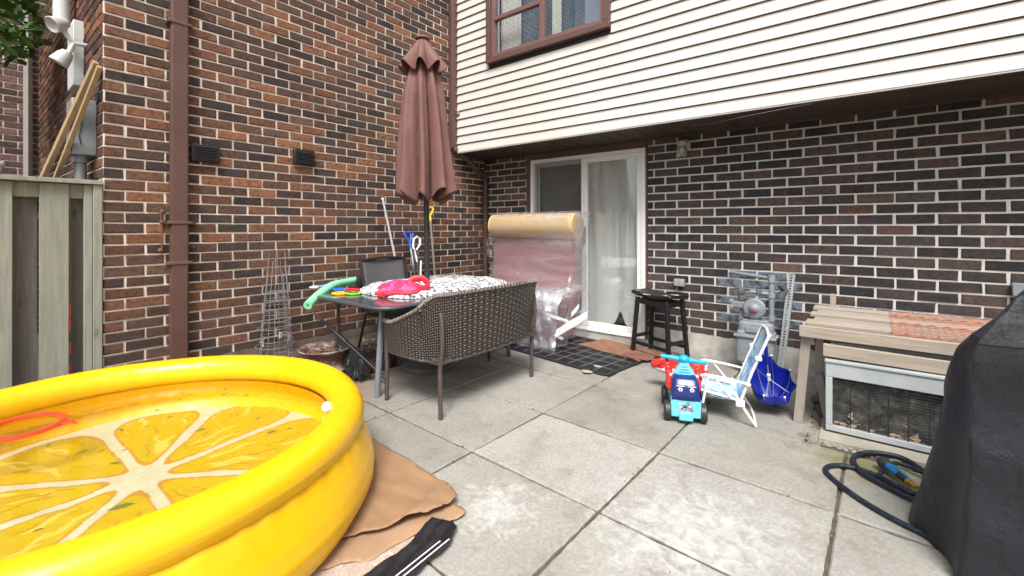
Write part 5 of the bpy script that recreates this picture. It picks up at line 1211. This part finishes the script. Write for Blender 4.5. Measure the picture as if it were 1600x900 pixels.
# local x forward, local y = to the far... ; near side is +y (towards the camera)
def B(x, y, z): return loc(bc, x, y, z)
HW = .165
wt = M('white_tube', (.80, .80, .80), (.72, .72, .72), 10, .35)
fab, N, L_, P = newmat('beach_fabric'); v = coord(N); f = tnoise(N, L_, v, 13, 4, .6, 1.2); f2 = tnoise(N, L_, v, 22, 3, .6, 1.5)
c = ramp(N, L_, f, [(.38, (.10, .30, .68)), (.5, (.28, .58, .82)), (.58, (.62, .80, .86))]); c = mix(N, L_, ramp(N, L_, f2, [(.60, 0), (.63, 1)]), c, (.70, .28, .36)); L_.new(c, P.inputs['Base Color']); P.inputs['Roughness'].default_value = .7
b = MB()
for s in (-1, 1):
    y_ = s*HW
    b.tube([B(-.12, y_, .15), B(-.10, y_, .16), B(.17, y_, .205), B(.185, y_*.97, .215)], .0095, 10)       # seat rail
    b.tube([B(-.10, y_*1.05, .12), B(-.18, y_*1.05, .36), B(-.275, y_*1.05, .60)], .0095, 10)               # back rail
    b.tube([B(.085, y_*1.12, .30), B(.11, y_*1.12, .15), B(.135, y_*1.1, .01)], .009, 10)                    # front leg
    b.tube([B(-.08, y_*1.05, .20), B(-.14, y_*1.08, .10), B(-.20, y_*1.05, .008)], .009, 10)                 # rear leg
    b.tube([B(.04, y_*1.1, .29), B(-.06, y_*1.1, .17)], .006, 8)
b.tube([B(.185, -HW*.97, .215), B(.19, 0, .217), B(.185, HW*.97, .215)], .0095, 10); b.tube([B(-.275, -HW*1.05, .60), B(-.282, 0, .615), B(-.275, HW*1.05, .60)], .0095, 10)
b.tube([B(.135, -HW*1.1, .01), B(.14, 0, .01), B(.135, HW*1.1, .01)], .009, 10); b.tube([B(-.20, -HW*1.05, .009), B(-.205, 0, .009), B(-.20, HW*1.05, .009)], .009, 10)
b.build('frame', wt, bc)
for s in (-1, 1):
    y_ = s*HW*1.1; b = MB(); b.tube([B(.13, y_, .300), B(.10, y_, .307), B(-.02, y_, .298), B(-.17, y_, .275)], [.012, .017, .015, .012], 10, flat=.6); b.ball(B(-.155, y_, .275), .017, 10, 8); b.build('armrest', wt, bc)
    b = MB(); b.box(B(-.11, s*HW*1.07, .145), (.055, .028, .045), wm(bc).to_3x3()); b.box(B(-.215, s*HW*1.07, .45), (.04, .026, .03), wm(bc).to_3x3()); split(b, 'hinge', wt, bc, bevel=.006)
b = MB(); b.grid(lambda u, v: B(.18-.29*u, (2*v-1)*HW, .213-.055*u-.022*math.sin(PI*u)), 14, 10); b.grid(lambda u, v: B(-.105-.172*u, (2*v-1)*HW, .15+.455*u)-fx*.018*math.sin(PI*u)*math.sin(PI*v), 14, 10); b.build('fabric', fab, bc, smooth=60, solid=.003)
b = MB(); rbox(b, B(.12, -HW*1.1, .25), (.03, .03, .06), .6, 12, 8); rbox(b, B(.10, -HW*1.1, .215), (.05, .025, .03), .6, 12, 8); split(b, 'clip', RP, bc)

# ================================================================== BLUE CHILD'S UMBRELLA
bu = thing('child_umbrella', (3.69, -1.02, 0), 'half closed royal blue child umbrella propped between the beach chair and the bench leg', 'umbrella')
BLU = M('blue_nylon', (.005, .022, .36), (.004, .016, .28), 4, .35, .2, 40)
tip = V(3.745, -1.08, .03); axis = V(-.03, -.20, .72).normalized(); s1 = axis.orthogonal().normalized(); s1 = (RT-axis*RT.dot(axis)).normalized(); s2 = axis.cross(s1)
UR, UH = .165, .255
def ucan(u, v):
    a = 2*PI*u; sc_ = 1-.10*abs(math.sin(4*a))*v; gore = .05*v*abs(math.sin(4*a))
    r_ = UR*math.sin(v*PI*.5)**.8*sc_; h_ = UH*v**1.15*(1-.12*abs(math.sin(4*a))**.7)*(1+.30*math.cos(a-1.2)*v+.25*nz(math.cos(a)*1.5, math.sin(a)*1.5)); r_ *= 1+.25*nz(math.cos(a)*2+4, math.sin(a)*2, v*2)
    return tip+axis*h_+s1*r_*math.cos(a)*.92+s2*r_*math.sin(a)*1.1
b = MB(); b.grid(ucan, 128, 26, wrapu=True); b.build('canopy', BLU, bu, smooth=40, solid=.0015)
b = MB(); b.tube([tip-axis*.03, tip+axis*.40], .005, 8)
b.build('shaft', GALV, bu)
b = MB(); b.tube([tip+axis*.20, tip+axis*.235], .012, 10); b.ball(tip+axis*.24, .014, 10, 8)
for k in range(8):
    p = ucan(k/8+.0, 1.); b.ball(p, .008, 8, 6)
b.build('rib_tip', WHITE, bu)
b = MB()
for k in range(8):
    if k in (2, 5, 7): b.tube([tip+axis*.21, ucan(k/8, .62)], .0022, 5)
    b.tube([ucan(k/8, q/10)+axis*.003 for q in range(11)], .0022, 5)
b.build('ribs', GALV, bu)
b = MB(); b.tube([tip+axis*.33, tip+axis*.45], [.012, .013], 10); b.ball(tip+axis*.455, .015, 10, 8); b.build('handle', BLU, bu)

# ================================================================== WOODEN BENCH, METAL UNIT
BW_ = wood('bench_wood', (.44, .38, .315), (.29, .245, .20), .8, 'x', .5); BW2 = wood('bench_wood_grey', (.38, .34, .295), (.25, .22, .19), .8, 'x', .5); BWZ = wood('bench_wood_leg', (.38, .335, .29), (.27, .235, .205), .8, 'z', .5)
be = thing('wooden_bench', (4.5, -.72, 0), 'raw lumber work bench with slatted top and orange mesh, standing over the metal grille unit', 'bench')
BX0, BX1 = 3.93, 5.35; BZ = .615
b = MB(); b.bb((BX0, -1.262, BZ-.030), (BX1, -1.222, BZ+.040)); b.build('front_rail', BW_, be, bevel=.003)
for k, (y0, y1, dz, xo) in enumerate(((-1.20, -1.08, -.012, .03), (-1.05, -.90, .004, .01), (-.87, -.73, -.004, .04), (-.70, -.56, .010, .005), (-.53, -.39, .002, .03), (-.36, -.22, .008, -.01))):
    b = MB(); b.bb((BX0+xo+.002*k, y0, BZ+.005+dz), (BX1, y1, BZ+.028+dz)); b.build('slat', BW_ if k % 2 else BW2, be, bevel=.003)
b = MB(); b.bb((BX0+.01, -.21, BZ-.06), (BX1, -.17, BZ+.03)); b.build('back_rail', BW_, be, bevel=.003)
b = MB(); b.bb((4.03, -.165, BZ-.06), (4.07, -.14, BZ+.13)); b.bar((3.99, -1.215, .565), (3.99, -.22, .565), .04, .07); split(b, 'brace', BW_, be, bevel=.003)
for x0, y0, x1 in ((BX0+.005, -1.222, 3.888), (BX0+.01, -.30, 3.93), (BX1-.08, -1.222, BX1-.08), (BX1-.08, -.3, BX1-.08)):
    b = MB(); b.bar((x1+.03, y0+.03, 0), (x0+.03, y0+.03, BZ-.031 if y0 < -1 else BZ-.0), .042, .055, (1, 0, 0)); b.build('leg', BWZ, be, bevel=.003)
omm = M('orange_mesh', (.50, .20, .13), (.42, .17, .11), 5, .6)
b = MB(); z_ = BZ+.038; x = 4.40
for k in range(-18, 22):
    for s in (1, -1):
        xa = 4.40+k*.072; p0 = V(xa, -1.20, z_); p1 = V(xa+s*1.0, -.2, z_)
        # clip to x>4.40
        def clip(p, q):
            if p.x > q.x: p, q = q, p
            if q.x <= 4.40 or p.x >= BX1: return None
            if p.x < 4.40: p = p+(q-p)*((4.40-p.x)/(q.x-p.x))
            if q.x > BX1: q = p+(q-p)*((BX1-p.x)/(q.x-p.x))
            return p, q
        c_ = clip(p0, p1)
        if c_ and (c_[0]-c_[1]).length > .01: b.bar(c_[0]+V(0, 0, .0015*s), c_[1]+V(0, 0, .0015*s), .0045, .0025)
b.build('plastic_mesh', omm, be, smooth=0)
ac = thing('air_conditioner', (4.8, -.9, 0), 'pale metal framed unit with black wire grille standing under the wooden bench', 'air conditioner')
PM = M('pale_metal', (.42, .45, .47), (.34, .37, .39), 8, .45, .1, 40)
AX0, AX1, AY0, AY1, AZ0, AZ1 = 4.075, 5.2, -1.30, -.55, .03, .455
b = MB(); b.bb((AX0, AY0, AZ1-.09), (AX1, AY0+.03, AZ1-.001)); b.bb((AX0, AY0, AZ0), (AX1, AY0+.03, AZ0+.035)); b.bb((AX0, AY0, AZ0+.036), (AX0+.035, AY0+.03, AZ1-.091)); b.bb((AX1-.035, AY0, AZ0+.036), (AX1, AY0+.03, AZ1-.091))
b.bb((AX0-.004, AY0-.008, AZ1), (AX1+.004, AY1, AZ1+.016)); b.bb((AX0+.001, AY0+.031, AZ0), (AX0+.012, AY1, AZ1-.001)); b.bb((AX1-.012, AY0+.031, AZ0), (AX1-.001, AY1, AZ1-.001)); b.build('casing', PM, ac, bevel=.003)
coil, N, L_, P = newmat('dirty_coil'); v = worldpos(N); f = tnoise(N, L_, v, 12, 7, .75); mpp = N.new('ShaderNodeMapping'); mpp.inputs['Scale'].default_value = (300, 1, 3); L_.new(v, mpp.inputs['Vector'])
L_.new(ramp(N, L_, f, [(.40, (.03, .03, .03)), (.50, (.09, .09, .085)), (.58, (.15, .145, .14)), (.68, (.34, .33, .31))]), P.inputs['Base Color']); P.inputs['Roughness'].default_value = .8; bump(N, L_, P, tnoise(N, L_, v, 70, 3), .9, .01)
b = MB(); b.bb((AX0+.02, AY0+.06, AZ0+.01), (AX1-.02, AY0+.09, AZ1-.02)); b.build('coil', coil, ac)
b = MB()
z = AZ0+.05
while z < AZ1-.095: b.tube([(AX0+.03, AY0+.008, z), (AX1-.03, AY0+.008, z)], .0018, 5); z += .0165
for k in range(1, 12): x = AX0+.035+k*.089; b.tube([(x, AY0+.012, AZ0+.03), (x, AY0+.012, AZ1-.09)], .003, 5)
b.build('grille', BLACK, ac)
r7 = random.Random(9); lfm = M('dry_leaf', (.42, .24, .13), (.55, .48, .36), 14, .8)
b = MB()
for k in range(34):
    c_ = V(AX0+.05+r7.random()**1.3*.75, AY0+.045, AZ0+.03+abs(r7.gauss(0, .03))); s = r7.uniform(.01, .028); m_ = Euler((r7.uniform(1, 2.1), r7.uniform(-1, 1), r7.random()*.5)).to_matrix(); b.add([c_+m_ @ (V(*q)*s) for q in ((-1, 0, 0), (0, .5, .1), (1, 0, 0), (0, -.5, .1))], [(0, 1, 2, 3)])
tag(b.build('leaf_litter', lfm, ac, smooth=0), kind='stuff')
b = MB(); b.bb((AX0-.03, -1.42, -.03), (5.4, -.45, .018)); tag(b.build('concrete_pad', M('pad_concrete', (.36, .34, .29), (.24, .23, .17), 5, .9, .6, 40), bevel=.006), kind='structure')
b = MB(); b.bar((4.075, -1.02, .0), (4.02, -1.02, .30), .05, .09, (0, 1, 0)); tag(b.build('brick_paver', M('grey_paver', (.32, .31, .29), (.25, .24, .22), 9, .9, .4), bevel=.004), 'grey paver block propped upright between the bench leg and the metal unit', 'paver')
b = MB(); b.bar((4.06, -1.265, AZ1+.068), (5.3, -1.245, AZ1+.050), .035, .075); tag(b.build('lumber_offcut', BW_, bevel=.003), 'short pale lumber piece lying on top of the metal unit, under the bench rail', 'lumber')
b = MB(); b.prism([(4.13, -1.20), (5.3, -1.20), (5.3, -.66), (4.13, -.66)], AZ1+.0175, AZ1+.105); tag(b.build('metal_box', PM), 'pale grey flat metal box lying on the unit behind the lumber piece', 'metal box')
# stones in the gap
r8 = random.Random(6)
for k in range(7):
    b = MB(); c_ = V(4.02+.07*r8.random(), -.98+.12*k, .03); s = r8.uniform(.04, .07)
    b.grid(lambda u, v, c_=c_, s=s: c_+V(math.cos(2*PI*u)*math.sin(PI*v)*s*1.2, math.sin(2*PI*u)*math.sin(PI*v)*s, -math.cos(PI*v)*s*.6)*(1+.25*nz(math.cos(2*PI*u)*2+k, math.sin(2*PI*u)*2, v*3)), 18, 10, wrapu=True)
    tag(b.build('stone', fnd), 'rough grey brown stone lying in the gap behind the bench leg', 'stone', 'stones in the gap beside the bench')

# ================================================================== HOSE
hs_ = thing('garden_hose', (4.3, -1.9, 0), 'dark blue braided garden hose looped on the slabs with a blue and black spray nozzle', 'hose')
hm, N, L_, P = newmat('braided_hose'); v = worldpos(N); w_ = tnoise(N, L_, v, 75, 2); L_.new(ramp(N, L_, w_, [(.52, (.006, .010, .016)), (.62, (.018, .04, .075))]), P.inputs['Base Color']); P.inputs['Roughness'].default_value = .5; bump(N, L_, P, tnoise(N, L_, v, 160, 2), .6, .003)
def spline(pts_, n=10):
    out = []
    for i in range(len(pts_)-1):
        a0, a1, a2, a3 = pts_[max(i-1, 0)], pts_[i], pts_[i+1], pts_[min(i+2, len(pts_)-1)]
        for k in range(n):
            t = k/n; out.append(.5*((2*a1)+(-a0+a2)*t+(2*a0-5*a1+4*a2-a3)*t*t+(-a0+3*a1-3*a2+a3)*t**3))
    out.append(pts_[-1]); return out
HZ = .013
h1 = [az(*p, HZ) for p in ((1475, 850), (1440, 833), (1390, 808), (1340, 778), (1303, 750), (1290, 735), (1300, 728), (1330, 730), (1372, 744), (1410, 764), (1450, 780), (1500, 800))]
h2 = [az(*p, HZ+.004) for p in ((1430, 782), (1400, 768), (1370, 752), (1345, 737), (1333, 718), (1345, 709), (1375, 708), (1415, 718), (1455, 745), (1500, 775))]
h3 = [az(*p, HZ+.02) for p in ((1372, 745), (1385, 728), (1405, 724), (1435, 735), (1470, 752))]
b = MB(); b.tube(spline(h1), .013, 12); b.tube(spline(h2), .013, 12); b.tube(spline(h3), .010, 12); b.build('tube', hm, hs_)
nA, nB = az(1382, 724, .045), az(1418, 752, .035); nC = az(1437, 767, .03)
b = MB(); dn = (nB-nA).normalized(); mm = dn.to_track_quat('Z', 'Y').to_matrix(); b.lathe([(.001, -.028), (.024, -.026), (.031, -.01), (.029, .01), (.018, .03), (.017, .05)], 22, nA, mm); b.tube([nA+dn*.09, nB], [.019, .018], 14); b.build('nozzle_head', DARK, hs_)
b = MB(); b.tube([nA+dn*.03, nA+dn*.07, nA+dn*.10], [.021, .022, .020], 14); b.tube([nA+dn*.05+V(0, 0, .022), nB+V(0, 0, .02), nB+dn*.02], .007, 8); b.build('nozzle_grip', M('nozzle_blue', (.01, .20, .45), (.01, .15, .36), 5, .35), hs_)
b = MB(); b.tube([nB, nB+dn*.02, nB+dn*.022, nB+dn*.05], [.017, .017, .012, .012], 14); b.build('coupling', M('brass', (.65, .42, .10), (.5, .32, .08), 10, .3, metal=.8), hs_)

# ================================================================== BBQ COVER
bq = thing('covered_barbecue', (5.1, -2.15, 0), 'barbecue under a black fabric cover at the right edge, hem touching the slabs', 'barbecue')
cvm, N, L_, P = newmat('black_cover'); v = coord(N); mp = N.new('ShaderNodeMapping'); mp.inputs['Scale'].default_value = (9, 9, 1); L_.new(v, mp.inputs['Vector']); f = tnoise(N, L_, mp.outputs['Vector'], 3, 6)
f9 = tnoise(N, L_, v, 2.2, 5, .6)
L_.new(mix(N, L_, f9, ramp(N, L_, f, [(.3, (.0045, .005, .008)), (.75, (.008, .009, .013))]), (.012, .013, .019)), P.inputs['Base Color']); P.inputs['Roughness'].default_value = .5; P.inputs['Specular IOR Level'].default_value = .45; P.inputs['Sheen Weight'].default_value = .05; P.inputs['Sheen Tint'].default_value = (.5, .6, .9, 1)
bump(N, L_, P, math_(N, L_, 'ADD', f, math_(N, L_, 'ADD', math_(N, L_, 'MULTIPLY', tnoise(N, L_, v, 400, 1), .12), math_(N, L_, 'MULTIPLY', tnoise(N, L_, v, 7, 5, .6, 1.2), 1.5))), .5, .015)
lv = [(0.0, 4.565, -2.45, 4.43, -2.03), (.02, 4.565, -2.45, 4.426, -2.03), (.28, 4.575, -2.435, 4.475, -2.03), (.55, 4.580, -2.425, 4.515, -2.04), (.70, 4.582, -2.42, 4.545, -2.10), (.82, 4.582, -2.415, 4.565, -2.18), (.88, 4.592, -2.41, 4.595, -2.20), (.96, 4.640, -2.395, 4.665, -2.20), (1.05, 4.70, -2.37, 4.74, -2.18), (1.13, 4.78, -2.30, 4.83, -2.15), (1.16, 4.90, -2.2, 4.95, -2.1)]
def cover(u, v):
    k = v*(len(lv)-1); i = min(int(k), len(lv)-2); q = k-i; z_, fx_, fy_, bx_, by_ = [lv[i][m_]*(1-q)+lv[i+1][m_]*q for m_ in range(5)]
    xr = 5.95-(fx_-4.58)*1.2; P4 = [V(fx_, fy_, z_), V(xr, fy_, z_), V(xr, -1.85, z_), V(bx_, by_, z_)]
    # rounded-corner loop
    t = (u*4) % 4; s = int(t); e = t-s
    e2 = e
    p = P4[s].lerp(P4[(s+1) % 4], e2)
    cr_ = .045
    for m_ in (s, (s+1) % 4):
        d_ = (p-P4[m_]).length
        if d_ < cr_:
            cc = (P4[0]+P4[2])/2; p = p+(V(cc.x, cc.y, z_)-P4[m_]).normalized()*(cr_-d_)**2/cr_*.22
    amp = .014*(1-v)+.004
    n_ = V(0, -1, 0) if s == 0 else V(1, 0, 0) if s == 1 else V(0, 1, 0) if s == 2 else V(-1, 0, 0)
    al = p.x if s in (0, 2) else p.y
    return p+n_*(amp*math.sin(al*17+2*nz(al*3, z_))+.016*nz(al*6, z_*4, 2)+.02*nz(al*2, z_*5, 7)-(.010*abs(nz(al*9+z_*3, z_*3, 12))+.008*abs(nz(al*22, z_*2.5, 5)))*(1 if s == 0 else .3))
b = MB(); b.grid(cover, 200, 80, wrapu=True); nb = len(b.v)
b.f.append([nb-200+k for k in range(200)]); b.m.append(0)
bb_ = b; b = MB()
b.tube([cover(k/200, .028)+V(0, 0, .012) for k in range(200)], .004, 6, closed=True); b.tube([cover(k/200, .60)+V(0, 0, .0) for k in range(200)], .0035, 6, closed=True)
seam = b; cvo = bb_.build('cover', cvm, bq, smooth=70); seam.build('seam', BLACK, cvo)
b = MB()
for x in (4.8, 5.8):
    for y_ in (-2.3, -2.0): b.tube([(x, y_, 0), (x, y_, .8)], .02, 8)
split(b, 'leg', BLACK, bq)
